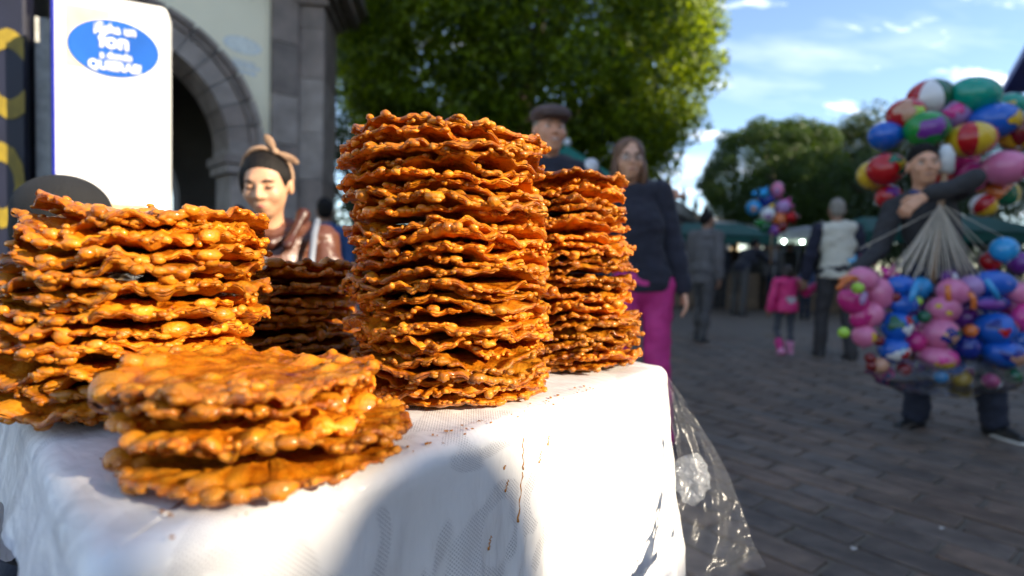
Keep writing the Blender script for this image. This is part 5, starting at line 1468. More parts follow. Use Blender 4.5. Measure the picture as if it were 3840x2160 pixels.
    g.hands[0] = hand_prims(g.wri[0], g.adir[0], (1, 0, 0), .92, .5, -1); g.hands[1] = hand_prims(g.wri[1], g.adir[1], (-1, .2, 0), .92, .45, 1)
    g.body(); g.face((.06, .035, .02), (.35, .13, .11), glasses=True); g.hair('bob', bhair); g.top(navy, .020, name='sweater', hem=.06); g.trousers(pink, .014, .022); g.shoes(pmat('magenta shoe', (.4, .03, .15), .5), None)
    # --- woman in the checked coat, walking away to the right
    c = spot(2630, 1270, 7.2)
    q = Person('person', 'woman with hair bun in small-check grey coat and grey trousers', (c.x, c.y, 0), math.radians(135), 1.66, 1.0, (.30, .16, .10), 'olive', (.02, 0), 0, (-.3, .08, 0), legs=[((0, .12, -1), (0, .25, -1)), ((0, -.18, -1), (0, .06, -1))],
               arms=[((-.10, .1, -1), (-.02, -.1, -1)), ((.10, -.1, -1), (.02, -.3, -1))], res=.016, head_res=.009)
    q.hands = {i: hand_prims(q.wri[i], q.adir[i], (sg, 0, 0), 1, .5, sg) for i, sg in ((0, 1), (1, -1))}
    ckm = weave_mat('grey check tweed', (.055, .05, .052), (.21, .20, .20), 62)
    q.body(); q.face(); q.hair('bun', dhair); q.top(ckm, .022, name='coat', hem=.16); q.trousers(greyt, .008, .0); q.shoes(shoe, None, size=.95)
    # --- little girl in the pink coat holding the man's hand
    c = spot(2938, 1325, 6.35)
    q = Person('person', 'little girl in dotted pink coat and pink boots, seen from behind', (c.x, c.y, 0), math.radians(186), 1.00, 1.18, (.30, .16, .10), 'olive', (0, 0), 0, (0, .05, 0), legs=[((-.02, .0, -1), (0, .04, -1)), ((.04, -.18, -1), (.02, .5, -1))],
               arms=[((-.55, -.1, -.55), (-.9, -.1, .55)), ((.25, .0, -1), (.1, -.1, -1))], res=.018, head_res=.011)
    q.hands = {i: hand_prims(q.wri[i], q.adir[i], (0, -1, 0), .62, .5, sg) for i, sg in ((0, 1), (1, -1))}
    pc = pmat('pink quilted coat', (.62, .02, .16), .5, .12, 12, .4, 40); coat = q.top(pc, .035, name='coat', hem=.10, extra=[cap_(q.pel + np.array((0, 0, -.01)), q.pel + np.array((0, 0, -.10)), .115, .135, .04)])
    q.body(); q.hair('child', pmat('dark brown hair', (.025, .014, .010), .5, .3, 50, .5, 120)); q.trousers(pmat('grey leggings', (.06, .065, .08), .8), .0, -.004, 'leggings')
    bt = pmat('pale pink boots', (.62, .24, .40), .5); cf = pmat('deep pink boot cuff', (.55, .03, .2), .7)
    q.shoes(bt, cf, size=1.25, pitch=(0, .5)); 
    for i in (0, 1): q.part('boot_cuff', [cap_(q.ank[i], q.ank[i] + (q.knee[i] - q.ank[i]) * .35, .038, .036), cap_(q.ank[i] + (q.knee[i] - q.ank[i]) * .33, q.ank[i] + (q.knee[i] - q.ank[i]) * .42, .044, .044)], cf if i else bt, .010)
    from mathutils.bvhtree import BVHTree
    bv = BVHTree.FromPolygons([vv.co for vv in coat.data.vertices], [tuple(p.vertices) for p in coat.data.polygons])
    dot = pmat('white coat dots', (.7, .6, .62), .6); ht = pmat('pale heart patch', (.6, .5, .3), .6, .4, 60, col2=(.35, .4, .6))
    for x, z in ((-.08, .36), (-.02, .40), (.05, .37), (.09, .42), (.0, .335), (-.10, .43), (.06, .44), (.11, .35), (-.05, .45)):
        h_ = bv.ray_cast(Vector((x, 1, z)), Vector((0, -1, 0)))
        if h_[0]:
            V, F = uvball(h_[0], (.011, .004, .011), 10, 6); mk('dot', V, F, dot, coat, True)
    h_ = bv.ray_cast(Vector((.0, 1, .62)), Vector((0, -1, 0)))
    if h_[0]:
        hv = []
        for t in np.linspace(0, 2 * math.pi, 28, endpoint=False): hv.append(h_[0] + Vector((.0035 * 16 * math.sin(t) ** 3, .008, .0035 * (13 * math.cos(t) - 5 * math.cos(2 * t) - 2 * math.cos(3 * t) - math.cos(4 * t)))))
        mk('heart_patch', hv + [p - Vector((0, .02, 0)) for p in hv], [tuple(range(28))] + [(k_, (k_ + 1) % 28, 28 + (k_ + 1) % 28, 28 + k_) for k_ in range(28)], ht, coat, False)
    # --- man in the pale vest, from behind
    c = spot(3125, 1340, 6.15)
    q = Person('person', 'man in cream sleeveless vest and dark trousers walking away from the camera', (c.x, c.y, 0), math.radians(176), 1.72, 1.12, (.30, .16, .11), 'olive', (.03, math.radians(3)), 0, (-.25, .05, 0), legs=[((-.02, .08, -1), (0, .28, -1)), ((.05, -.12, -1), (.03, .04, -1))],
               arms=[((-.2, .05, -1), (-.05, -.1, -1)), ((.24, -.02, -1), (.10, -.12, -1))], res=.016, head_res=.009)
    q.hands = {i: hand_prims(q.wri[i], q.adir[i], (0, -1, 0), 1, .5, sg) for i, sg in ((0, 1), (1, -1))}
    q.body(); q.hair('short', ghair); q.top(pmat('cream vest quilting', (.60, .57, .47), .8, .08, 10, .3, 30), .022, name='vest', sleeves=(0, 0), hem=.06); q.sleeve(pmat('navy sleeve', (.012, .013, .03), .85, .2, 20), .020); q.trousers(dkt, .012, .014); q.shoes(shoe)
    # --- balloon seller
    c = spot(3600, 1610, 3.42)
    q = Person('person', 'young balloon seller in dark grey sweater leaning on his pole', (c.x - .17, c.y, 0), -.25, 1.72, .94, (.58, .30, .18), 'brown', (math.radians(6), math.radians(-15)), 0, (-.12, .03, -.05), legs=[((-.02, -.05, -1), (.06, .20, -1)), ((.34, -.16, -1), (.18, .05, -1))],
               arms=[((-.30, -.2, -.9), (-.45, -.45, -.35)), ((-.15, -.85, .10), (-.93, -.05, -.36))], res=.013, head_res=.006)
    q.hands = {0: hand_prims(q.wri[0], q.adir[0], (0, .2, -1), 1, .6, 1), 1: hand_prims(q.wri[1], q.adir[1] + np.array((0, 0, -.35)), (0, .5, -.6), 1, .65, -1)}
    q.body(); q.face((.012, .008, .006), (.22, .08, .07)); q.hair('short', dhair); q.top(charcoal, .010, name='sweater', hem=.06, to=.9); q.part('shirt_collar', [cap_(q.neck + np.array((-.06, -.02, -.01)), q.neck + np.array((.05, -.06, -.015)), .025, .022)], pmat('blue shirt', (.03, .05, .16), .7), .008)
    q.trousers(denim, .014, .018); q.shoes(shoe, sole, yaw=(-.9, .35), pitch=(0.0, 0))
    # --- far people
    def far(label, px, py, d, rz, H, topm, legm, hairm, bend=0.0, style='short', arms=None, legs=None, head=None, group='people at the market stalls', hem=.05):
        c = spot(px, py, d)
        q = Person('person', label, (c.x, c.y, 0), rz, H, 1.05, (.28, .15, .10), 'olive', (bend, 0), 0, head or (0, bend * .6, 0), legs=legs, arms=arms, res=.022, head_res=.013, group=group)
        q.body(); q.hair(style, hairm); q.top(topm, .022, name='jacket', hem=hem); q.trousers(legm, .012, .012); q.shoes(shoe); return q
    far('man in dark jacket bending forward towards the stalls', 2770, 1168, 11.6, math.radians(120), 1.72, navy, greyt, dhair, math.radians(42), arms=[((-.1, -.8, -.6), (0, -1, -.1)), ((.1, -.8, -.6), (0, -1, -.1))], legs=[((-.12, .1, -1), (0, .1, -1)), ((.12, -.1, -1), (0, .1, -1))])
    far('person with dark hair in blue jacket beside the stone pier', 1212, 1330, 4.6, math.radians(200), 1.42, pmat('mid blue jacket', (.03, .075, .20), .8, .2, 15), denim, dhair)
    far('person in dark grey behind the bending man', 2835, 1120, 14.0, math.radians(170), 1.68, charcoal, dkt, dhair)
    far('person in black between the two stall lamps', 2950, 1115, 14.6, math.radians(20), 1.66, black, dkt, dhair)
    far('person carrying a pale shirt below the far balloons', 2895, 1130, 13.2, math.radians(10), 1.62, greyt, denim, bhair, style='bob')
    far('woman in dark blue near the green awning', 2700, 1130, 13.5, math.radians(200), 1.60, navy, dkt, dhair, style='bob')
    far('small child in blue between the girl and the vest man', 3018, 1170, 11.0, math.radians(180), 1.05, pmat('child blue coat', (.03, .06, .15), .7), denim, dhair, style='child')
    far('person in dark coat under the white canopy', 3035, 1105, 15.0, math.radians(160), 1.70, black, dkt, dhair)
    far('person in brown jacket under the green awning', 2745, 1108, 15.4, math.radians(30), 1.68, pmat('brown jacket', (.06, .035, .025), .8), dkt, dhair)
    far('man in dark suit at the back of the stalls', 2868, 1092, 17.0, math.radians(-20), 1.72, black, dkt, ghair)

# ------------------------------------------------------------------ balloons
def gloss(name, col, rough=.22, coat=.3):
    return pmat('balloon ' + name, col, rough, .08, 6, coat=coat)

def balloon_mesh(r, ry=None, pear=.10, nu=28, nv=18, u0=0.0, u1=2 * math.pi, neck=True):
    """lathe: round balloon with a short neck at the bottom; a slice of it when u0..u1 is not full"""
    ry = ry or r
    prof = []
    for i in range(nv + 1):
        a = math.pi * i / nv
        x = r * math.sin(a) * (1 - pear * max(0, -math.cos(a)) ** 2) ; z = ry * math.cos(a) * (1 + pear * (math.cos(a) < 0) * .8)
        prof.append((max(x, .0015), z))
    full = abs(u1 - u0 - 2 * math.pi) < 1e-6
    m = nu if full else nu + 1
    V = []
    for k in range(m):
        u = u0 + (u1 - u0) * k / nu
        for x, z in prof: V.append((x * math.cos(u), x * math.sin(u), z))
    F = grid_faces(m, nv + 1, full)
    return np.array(V), F[:, ::-1]

BCOL = {'teal': (.0, .28, .20), 'red': (.42, .008, .012), 'green': (.01, .24, .04), 'blue': (.008, .10, .48), 'pink': (.62, .17, .32), 'yellow': (.62, .40, .02), 'white': (.7, .7, .7), 'magenta': (.50, .02, .18),
        'darkred': (.16, .004, .006), 'lime': (.34, .58, .05), 'cyan': (.02, .28, .60), 'lilac': (.38, .22, .45), 'purple': (.16, .03, .26), 'orange': (.65, .16, .03), 'dgreen': (.005, .10, .045), 'paleblue': (.15, .38, .55), 'hotpink': (.60, .04, .25), 'deepblue': (.004, .02, .20), 'peach': (.5, .26, .16)}
def bm(c): return gloss(c, BCOL[c])

def place_ball(name, label, cat, px, py, d, rpx, col, group, squash=1.0, tilt=(0, 0), panels=None, blotch=None, knot=True, seed=0):
    r = rpx / FPX * d; c = spot(px, py, d)
    rg = random.Random(int(px * 7 + py))
    root = empty(name, c); tag(root, label, cat, group)
    root.rotation_euler = (tilt[0] + rg.uniform(-.2, .2), tilt[1] + rg.uniform(-.2, .2), rg.uniform(0, .6))
    if panels:
        n = len(panels)
        for k, pc in enumerate(panels):
            V, F = balloon_mesh(r, r * squash, 0, 7, 16, 2 * math.pi * k / n, 2 * math.pi * (k + 1) / n); mk('panel', V, F, bm(pc), root, True)
        for sg in (-1, 1):
            V, F = uvball((0, 0, sg * r * squash * .985), (r * .13, r * .13, r * .03), 14, 6); mk('end_disc', V, F, bm('white'), root, True)
    else:
        V, F = balloon_mesh(r, r * squash, .08 if knot else 0); mk('skin', V, F, bm(col), root, True)
        if knot: MB().tube([(0, 0, -r * squash * 1.05), (0, 0, -r * squash * 1.13), (0, 0, -r * squash * 1.2)], [r * .05, r * .03, r * .075], 8).build('knot', bm(col), root, True)
    if blotch:   # coloured print patches on the skin
        for k, bc in enumerate(list(blotch) * (2 if len(blotch) > 1 else 1)):
            el = rg.uniform(-.5, .6); az = -math.pi / 2 + rg.uniform(-.8, .8) - root.rotation_euler.z
            R = Matrix.Rotation(az, 4, 'Z') @ Matrix.Rotation(math.pi / 2 - el, 4, 'Y')
            s0 = rg.uniform(.22, .50); V = []; nr = 4; ns = 14
            V.append((0, 0, 1)); ph = rg.uniform(0, 6)
            for i in range(1, nr + 1):
                for q in range(ns):
                    t = 2 * math.pi * q / ns; a = s0 * i / nr * (1 + .3 * math.sin(3 * t + ph)); V.append((math.sin(a) * math.cos(t), math.sin(a) * math.sin(t), math.cos(a)))
            V = [R @ Vector(p) for p in V]
            V = [Vector((p.x * r, p.y * r, p.z * r * squash)) * (1.012 + .004 * k) for p in V]
            F = [(0, 1 + q, 1 + (q + 1) % ns) for q in range(ns)] + [(1 + (i - 1) * ns + q, 1 + i * ns + q, 1 + i * ns + (q + 1) % ns, 1 + (i - 1) * ns + (q + 1) % ns) for i in range(1, nr) for q in range(ns)]
            mk('print', V, F, bm(bc), root, True)
    return root

def star_balloon(name, label, px, py, d, rpx, col, group, n=5, rot=0.0, inner=.5):
    r = rpx / FPX * d; c = spot(px, py, d); V = [(0, -r * .28, 0), (0, r * .28, 0)]; m = 2 * n
    for k in range(m):
        a = rot + math.pi * k / n; q = r if k % 2 == 0 else r * inner; V.append((q * math.sin(a), 0, q * math.cos(a)))
    for k in range(m):                     # puffed half-way ring
        a = rot + math.pi * k / n; q = (r if k % 2 == 0 else r * inner) * .55
        V.append((q * math.sin(a), -r * .22, q * math.cos(a)))
    for k in range(m):
        a = rot + math.pi * k / n; q = (r if k % 2 == 0 else r * inner) * .55
        V.append((q * math.sin(a), r * .22, q * math.cos(a)))
    F = []
    for k in range(m):
        j = (k + 1) % m
        F += [(0, 2 + m + k, 2 + m + j), (2 + m + k, 2 + k, 2 + j, 2 + m + j), (1, 2 + 2 * m + j, 2 + 2 * m + k), (2 + 2 * m + j, 2 + j, 2 + k, 2 + 2 * m + k)]
    foil = pmat('foil ' + col, BCOL[col], .18, .1, 5, metal=.55)
    o = mk(name, V, F, foil, None, True, loc=c); tag(o, label, 'balloon', group); return o

def build_balloons():
    G1, G2, G3 = 'balloons above the seller', 'inflatable toys hanging from the strings', 'far balloon bunch'
    B = lambda lb, px, py, d, r, col, **k: place_ball('balloon', lb, 'balloon', px, py, d, r, col, G1, **k)
    T = math.pi / 2
    place_ball('beach_ball', 'red, white and green panelled beach ball at the top of the bunch', 'beach ball', 3488, 365, 3.75, 78, None, G1, .85, (.3, -.5), ['white', 'dgreen', 'red', 'white', 'dgreen', 'red'])
    B('large teal balloon, topmost of the bunch', 3654, 358, 3.65, 86, 'teal', squash=.78, tilt=(0, .15))
    B('red balloon with yellow-green top beside the blue one', 3398, 431, 3.62, 67, 'red', squash=.9, blotch=['lime', 'peach'])
    B('green balloon with dark purple print above the seller\'s head', 3475, 485, 3.52, 77, 'green', squash=.85, blotch=['purple', 'dgreen'])
    B('pink printed balloon between the green and teal ones', 3576, 426, 3.70, 58, 'lilac', squash=.85, blotch=['hotpink', 'magenta'])
    B('big blue balloon with yellow print right of the teal one', 3729, 452, 3.58, 84, 'blue', squash=.76, tilt=(0, -.2), blotch=['yellow'])
    place_ball('beach_ball', 'yellow, red, white and teal striped beach ball facing the camera', 'beach ball', 3641, 524, 3.46, 82, None, G1, .80, (0, .12), ['red', 'white', 'teal', 'yellow', 'red', 'yellow', 'red', 'white'])
    B('blue balloon at the left end of the bunch', 3322, 509, 3.66, 60, 'blue', squash=.85)
    B('glossy red balloon left of the seller\'s face', 3322, 634, 3.55, 66, 'red', squash=.88, blotch=['yellow', 'dgreen'])
    B('yellow balloon half hidden behind the glossy red one', 3272, 655, 3.68, 52, 'yellow', squash=1.0)
    B('small red balloon below the glossy red one', 3333, 738, 3.6, 46, 'red', squash=.95, blotch=['purple'])
    B('pale pink balloon at the right edge of the bunch', 3770, 628, 3.45, 75, 'pink', squash=.84, blotch=['magenta'])
    place_ball('beach_ball', 'yellow and dark red beach ball cut by the right frame edge', 'beach ball', 3826, 500, 3.6, 74, None, G1, .85, (0, .3), ['yellow', 'darkred', 'yellow', 'darkred', 'yellow', 'darkred'])
    B('teal balloon with yellow print behind the big blue one', 3785, 400, 3.8, 56, 'teal', squash=.85, blotch=['yellow'])
    place_ball('beach_ball', 'dark green and yellow beach ball below the pale pink balloon', 'beach ball', 3757, 716, 3.6, 64, None, G1, .72, (.9, .2), ['dgreen', 'yellow', 'dgreen', 'orange', 'dgreen', 'yellow'])
    place_ball('beach_ball', 'small red, white and yellow beach ball under the bunch', 'beach ball', 3688, 770, 3.55, 45, None, G1, .95, (.4, .5), ['red', 'yellow', 'white', 'red', 'yellow', 'orange'])
    B('dark pink balloon behind the seller\'s shoulder', 3648, 664, 3.6, 50, 'magenta', squash=1.1, blotch=['pink'])
    B('magenta balloon behind the striped beach ball', 3600, 600, 3.75, 62, 'magenta', squash=.9)
    B('yellow balloon between the dark pink and pale pink ones', 3700, 690, 3.72, 45, 'yellow', squash=.9)
    B('deep red balloon behind the seller\'s neck', 3560, 660, 3.85, 60, 'red', squash=.9)
    # lower bunch of inflatable toys
    I = lambda nm, lb, px, py, r, col, d=3.1, **k: place_ball(nm, lb, 'inflatable toy', px, py, d, r, col, G2, **k)
    def toy(nm, lb, parts, d=3.1):
        """one inflatable toy of several lobes: head, body, ears"""
        c = spot(*parts[0][:2], d); root = empty(nm, c); tag(root, lb, 'inflatable toy', G2)
        for pn, px, py, rx, rz, col, dd, tl in [(p[7] if len(p) > 7 else 'lobe',) + p[:7] for p in [(q + (0.0,))[:7] + ((q[7],) if len(q) > 7 else ()) for q in parts]]:
            p = spot(px, py, d + dd) - c; s = d / FPX
            V, F = uvball(p, (rx * s, min(rx, rz) * s * .9, rz * s), 22, 14, Matrix.Rotation(tl, 4, 'Y')); mk(pn, V, F, bm(col), root, True)
        return root
    toy('inflatable_toy', 'pink long-necked inflatable with grey ear at the left of the lower bunch', [(3240, 1045, 58, 42, 'pink', 0, .3, 'head'), (3300, 1100, 48, 62, 'pink', .02, -.3, 'body'), (3238, 1118, 12, 26, 'lilac', -.12, .2, 'ear')])
    toy('inflatable_toy', 'crimson wedge-shaped inflatable hanging at the far left of the toys', [(3200, 1130, 62, 48, 'magenta', 0, .6, 'body'), (3228, 1185, 38, 50, 'magenta', .0, .3, 'tail'), (3190, 1085, 34, 26, 'darkred', .0, .2, 'mouth')])
    I('balloon', 'round pink balloon below the pink long-necked toy', 3266, 1178, 45, 'pink', blotch=['magenta'])
    I('balloon', 'pink balloon with yellow spot, lowest at the left of the toys', 3240, 1258, 43, 'pink', blotch=['yellow'])
    I('balloon', 'lime green ball on the crimson toy', 3217, 1080, 22, 'lime', 2.98, knot=False)
    I('balloon', 'lime green ball hanging in front of the vest man\'s leg', 3164, 1247, 21, 'lime', 3.0, knot=False)
    toy('inflatable_toy', 'blue hat-shaped inflatable between the two pink toys', [(3385, 1075, 62, 42, 'blue', 0, .2, 'crown'), (3390, 1140, 52, 42, 'blue', 0, 0, 'body'), (3430, 1090, 14, 44, 'cyan', -.1, .3, 'ear')])
    I('balloon', 'blue balloon with green and white print in the second row', 3362, 1222, 54, 'blue', blotch=['dgreen', 'white', 'red'])
    I('balloon', 'blue balloon with pale print, lowest of the left blue column', 3352, 1308, 55, 'blue', squash=.85, blotch=['paleblue', 'red', 'white'])
    toy('inflatable_toy', 'pink round-headed inflatable with orange strip in the middle', [(3575, 1095, 62, 50, 'pink', 0, .3, 'head'), (3538, 1160, 64, 50, 'pink', 0, 0, 'body'), (3520, 1148, 12, 9, 'yellow', -.17, 0, 'spot'), (3560, 1175, 12, 9, 'yellow', -.17, 0, 'spot')])
    I('balloon', 'pink balloon with dark print in the middle column', 3521, 1246, 66, 'pink', squash=.85, blotch=['deepblue', 'dgreen', 'peach'])
    I('balloon', 'flat pink balloon with yellow print, lowest of the middle column', 3514, 1338, 68, 'pink', squash=.66, blotch=['yellow', 'hotpink', 'magenta'])
    toy('inflatable_toy', 'large blue inflatable hat with brim and blue loops at the right', [(3731, 1062, 80, 48, 'blue', 0, .1, 'crown'), (3717, 1135, 74, 34, 'deepblue', 0, 0, 'brim'), (3715, 1142, 52, 18, 'purple', -.16, 0, 'mouth'), (3800, 1075, 60, 26, 'cyan', .05, .5, 'loop')])
    I('balloon', 'large blue balloon with dark print in the right column', 3731, 1230, 70, 'blue', squash=.85, blotch=['deepblue', 'red'])
    I('balloon', 'flat blue balloon with peach print, lowest of the right column', 3760, 1322, 76, 'blue', squash=.68, blotch=['deepblue', 'peach'])
    toy('inflatable_toy', 'pink inflatable cut by the right frame edge above the blue ones', [(3825, 1100, 58, 40, 'pink', 0, .3, 'head'), (3838, 1190, 46, 56, 'hotpink', 0, 0, 'body')])
    small = [('dark red ball', 3359, 1115, 19, 'darkred', 'beside the blue hat-shaped toy'), ('dark red ball', 3294, 1277, 20, 'darkred', 'next to the pink balloon with yellow spot'), ('dark red ball', 3263, 1343, 20, 'darkred', 'upper one of the low red pair'), ('dark red ball', 3268, 1371, 20, 'darkred', 'lower one of the low red pair'),
             ('dark red ball', 3390, 1388, 28, 'darkred', 'below the lowest left blue balloon'), ('small green ball', 3466, 1188, 24, 'dgreen', 'between the blue and pink columns'), ('small blue ball', 3528, 1412, 25, 'cyan', 'under the flat pink balloon'), ('hot pink ball', 3714, 1428, 28, 'hotpink', 'at the bottom of the right column'),
             ('yellow block balloon', 3604, 1420, 34, 'yellow', 'at the bottom between the columns'), ('magenta balloon', 3432, 1280, 38, 'magenta', 'behind the columns in the middle'), ('purple balloon', 3445, 1165, 40, 'purple', 'behind the blue hat-shaped toy'), ('purple balloon', 3620, 1190, 48, 'purple', 'behind the pink and blue columns'),
             ('blue balloon', 3625, 1300, 48, 'deepblue', 'deep between the right columns'), ('pale blue balloon', 3650, 1340, 40, 'paleblue', 'low between the right columns'), ('orange ball', 3640, 1240, 24, 'orange', 'peeking between the right columns'), ('peach ball', 3300, 1370, 30, 'peach', 'beside the low red pair'),
             ('magenta balloon', 3660, 1390, 34, 'magenta', 'low left of the hot pink ball'), ('blue balloon', 3820, 1275, 52, 'blue', 'at the right frame edge'), ('green ball', 3800, 1410, 30, 'dgreen', 'low at the right frame edge'), ('purple ball', 3440, 1360, 34, 'purple', 'low behind the flat pink balloon'),
             ('cyan balloon', 3450, 1080, 42, 'cyan', 'below the fan of strings'), ('lilac balloon', 3640, 1075, 44, 'lilac', 'right under the fan of strings'), ('lime ball', 3440, 1130, 18, 'lime', 'beside the blue hat-shaped toy ear'), ('red ball', 3713, 980, 36, 'red', 'above the large blue hat'), ('blue balloon', 3765, 935, 46, 'cyan', 'behind the red ball at the right'), ('purple balloon', 3825, 985, 40, 'purple', 'high at the right frame edge')]
    for k, (kind, px, py, r, col, wh) in enumerate(small):
        I('balloon', kind + ' ' + wh, px, py, r, col, 3.12 + .12 * ((k * 5) % 3) if r > 30 else 3.08, knot=r > 30)
    fill = [('pink', 3310, 1195, 34, 'behind the blue balloon with green and white print'), ('hotpink', 3470, 1240, 36, 'left of the pink balloon with dark print'), ('pink', 3600, 1150, 36, 'right of the pink round-headed toy body'), ('blue', 3290, 1140, 30, 'behind the pink long-necked toy'),
            ('blue', 3660, 1165, 40, 'left of the large blue hat brim'), ('cyan', 3440, 1210, 30, 'between the second-row balloons'), ('blue', 3580, 1370, 34, 'below the flat pink balloon on its right'), ('magenta', 3790, 1165, 40, 'right of the large blue hat brim'),
            ('pink', 3680, 1290, 36, 'between the two lowest right balloons'), ('lilac', 3400, 1345, 30, 'under the lowest left blue balloon'), ('hotpink', 3330, 1400, 24, 'at the very bottom left of the toys'), ('cyan', 3690, 1375, 34, 'under the large blue printed balloon'), ('purple', 3560, 1040, 30, 'at the foot of the string fan'), ('pink', 3480, 1300, 26, 'beside the flat pink balloon on its left')]
    for k, (col, px, py, r, wh) in enumerate(fill): I('balloon', {'hotpink': 'hot pink', 'lilac': 'lilac', 'cyan': 'cyan'}.get(col, col) + ' small balloon ' + wh, px, py, r, col, 3.22 + .05 * (k % 3), blotch=[('white', 'yellow', 'deepblue', 'hotpink')[k % 4]])
    star_balloon('foil_star', 'hot pink foil star above the pink long-necked toy', 3338, 1030, 3.25, 52, 'hotpink', G2, rot=.3)
    star_balloon('foil_star', 'pale blue foil star beside the vest man', 3205, 985, 3.4, 36, 'paleblue', G2, rot=.1)
    star_balloon('foil_star', 'long pink foil star tip pointing away from the seller\'s arm', 3262, 968, 3.4, 46, 'hotpink', G2, rot=1.2, inner=.35)
    # orange and blue foam strips
    for (pts, col, lb) in (([(3150, 1052), (3190, 1040), (3215, 1046)], 'orange', 'thin orange foam strip sticking out to the left'), ([(3140, 1085), (3165, 1058), (3200, 1040)], 'orange', 'bent orange foam strip over the crimson toy'), ([(3553, 1068), (3555, 1100), (3558, 1130)], 'orange', 'upright orange foam strip on the pink toy'),
                           ([(3636, 1098), (3652, 1122), (3650, 1160)], 'orange', 'curved orange foam strip right of the pink toy'), ([(3700, 1050), (3728, 1090), (3745, 1120)], 'cyan', 'slanted blue foam strip on the large blue hat')):
        o = MB().tube([spot(x, y, 2.93) for x, y in pts], .014, 8).build('foam_strip', bm(col), None, True); tag(o, lb, 'foam strip', G2)
    # pole with strings
    wood = pmat('pale pole wood', (.36, .22, .12), .6, .2, 20, stretch=(6, 6, 1)); cup = pmat('white pole cup', (.6, .62, .62), .5)
    a = spot(3545, 610, 3.30); b = spot(3528, 770, 3.25)
    r = empty('balloon_pole', (b.x, b.y, 0)); tag(r, 'wooden balloon pole with pale cup under the seller\'s arm', 'pole')
    o_ = Vector((b.x, b.y, 0)); foot = Vector((b.x - (a.x - b.x) * .25, b.y + .02, .72)) - o_
    MB().tube([foot, b - o_, a - o_], .017, 10).build('shaft', wood, r, True)
    MB().tube([a - o_ + Vector((0, 0, -.06)), a - o_ + Vector((0, 0, .05)), a - o_ + Vector((0, 0, .10))], [.045, .045, .02], 14).build('cup', cup, r, True)
    st = pmat('pale cotton string', (.62, .55, .45), .85, .1, 30)
    ends = [(3325 + 360 * q / 37 + 6 * math.sin(q * 2.1), 1030 + 18 * math.sin(q * 1.3)) for q in range(38)]
    k = 0
    top = spot(3525, 765, 3.2)
    for i, (x, y) in enumerate(ends):
        e = spot(x, y, 3.05 + .12 * ((i * 7) % 4) / 3)
        mid = top.lerp(e, .5) + Vector((0, 0, -.02))
        o = MB().tube([top, mid, e], [.0020, .0024, .0024], 6).build('string', st, None, True)
        tag(o, 'pale string in the fan below the seller\'s pole', 'string', 'strings fanning down from the pole')
    for i, (x, y) in enumerate([(3690, 960), (3760, 990), (3840, 930), (3220, 935)]):
        o = MB().tube([spot(3540, 772, 3.2), spot(x, y, 3.15)], .002, 5).build('string', st, None, True); tag(o, ('loose string running from the pole towards the red ball', 'loose string running from the pole past the red ball', 'loose string running from the pole to the right frame edge', 'loose string running from the pole to the pale blue star')[i], 'string')
    # clear wrapping round the lowest toys
    film = film_material('clear toy wrapping', (.92, .92, .95), .05, .12, .8, 18)
    V, F = uvball((0, 0, 0), (.40, .17, .115), 40, 24); V = np.array(V); n1 = Noise2(31)
    V = V * (1 + .10 * n1(V[:, 0] * 14 + 3, V[:, 2] * 30 + V[:, 1] * 20) + .05 * n1(V[:, 0] * 40, V[:, 2] * 60 + V[:, 1] * 40))[:, None]
    o = mk('plastic_wrapping', V + np.array(spot(3540, 1405, 3.15)), F, film, None, True); tag(o, 'clear crinkled plastic wrapping around the lowest toys of the bunch', 'plastic wrapping')
    # far bunch
    C = lambda lb, px, py, r, col, **k: place_ball('balloon', lb, 'balloon', px, py, 9.0 + (r % 5) * .05, r, col, G3, **k)
    for lb, px, py, r, col, sq, bl in (('blue balloon with tan face patch', 2826, 778, 28, 'cyan', 1, ['peach']), ('white balloon in the centre of the far bunch', 2878, 803, 27, 'white', 1, ['lilac']), ('tall mauve balloon at the top of the far bunch', 2915, 712, 23, 'pink', 1.3, ['lilac']),
                                       ('green flat balloon low in the far bunch', 2853, 836, 24, 'green', .6, None), ('orange balloon right of centre in the far bunch', 2923, 824, 28, 'orange', 1, ['darkred']), ('purple balloon at the bottom of the far bunch', 2905, 863, 23, 'purple', 1, ['pink']),
                                       ('dark blue balloon behind the stars of the far bunch', 2874, 750, 28, 'deepblue', 1, None), ('pink and blue balloon at the right of the far bunch', 2935, 776, 28, 'lilac', 1, ['magenta']), ('small yellow balloon in the far bunch', 2892, 772, 12, 'yellow', 1, None), ('dark balloon hanging low in the far bunch', 2870, 850, 24, 'dgreen', 1, None), ('dark red balloon behind the purple one of the far bunch', 2930, 850, 22, 'darkred', 1, None)):
        C(lb, px, py, r, col, squash=sq, blotch=bl)
    star_balloon('foil_star', 'blue foil star at the upper left of the far bunch', 2830, 726, 9.1, 17, 'cyan', G3); star_balloon('foil_star', 'larger blue foil star at the top of the far bunch', 2866, 724, 9.05, 32, 'cyan', G3, rot=.4)
    star_balloon('foil_star', 'pink foil star at the right of the far bunch', 2948, 768, 9.1, 36, 'hotpink', G3, rot=.5); star_balloon('foil_star', 'red foil star low at the right of the far bunch', 2968, 815, 9.05, 34, 'red', G3, rot=.2)
    e = spot(2890, 990, 9.1)
    o = MB().tube([spot(2895, 860, 9.1), e], .012, 6).build('balloon_stick', wood, None, True); tag(o, 'stick carrying the far balloon bunch', 'stick')

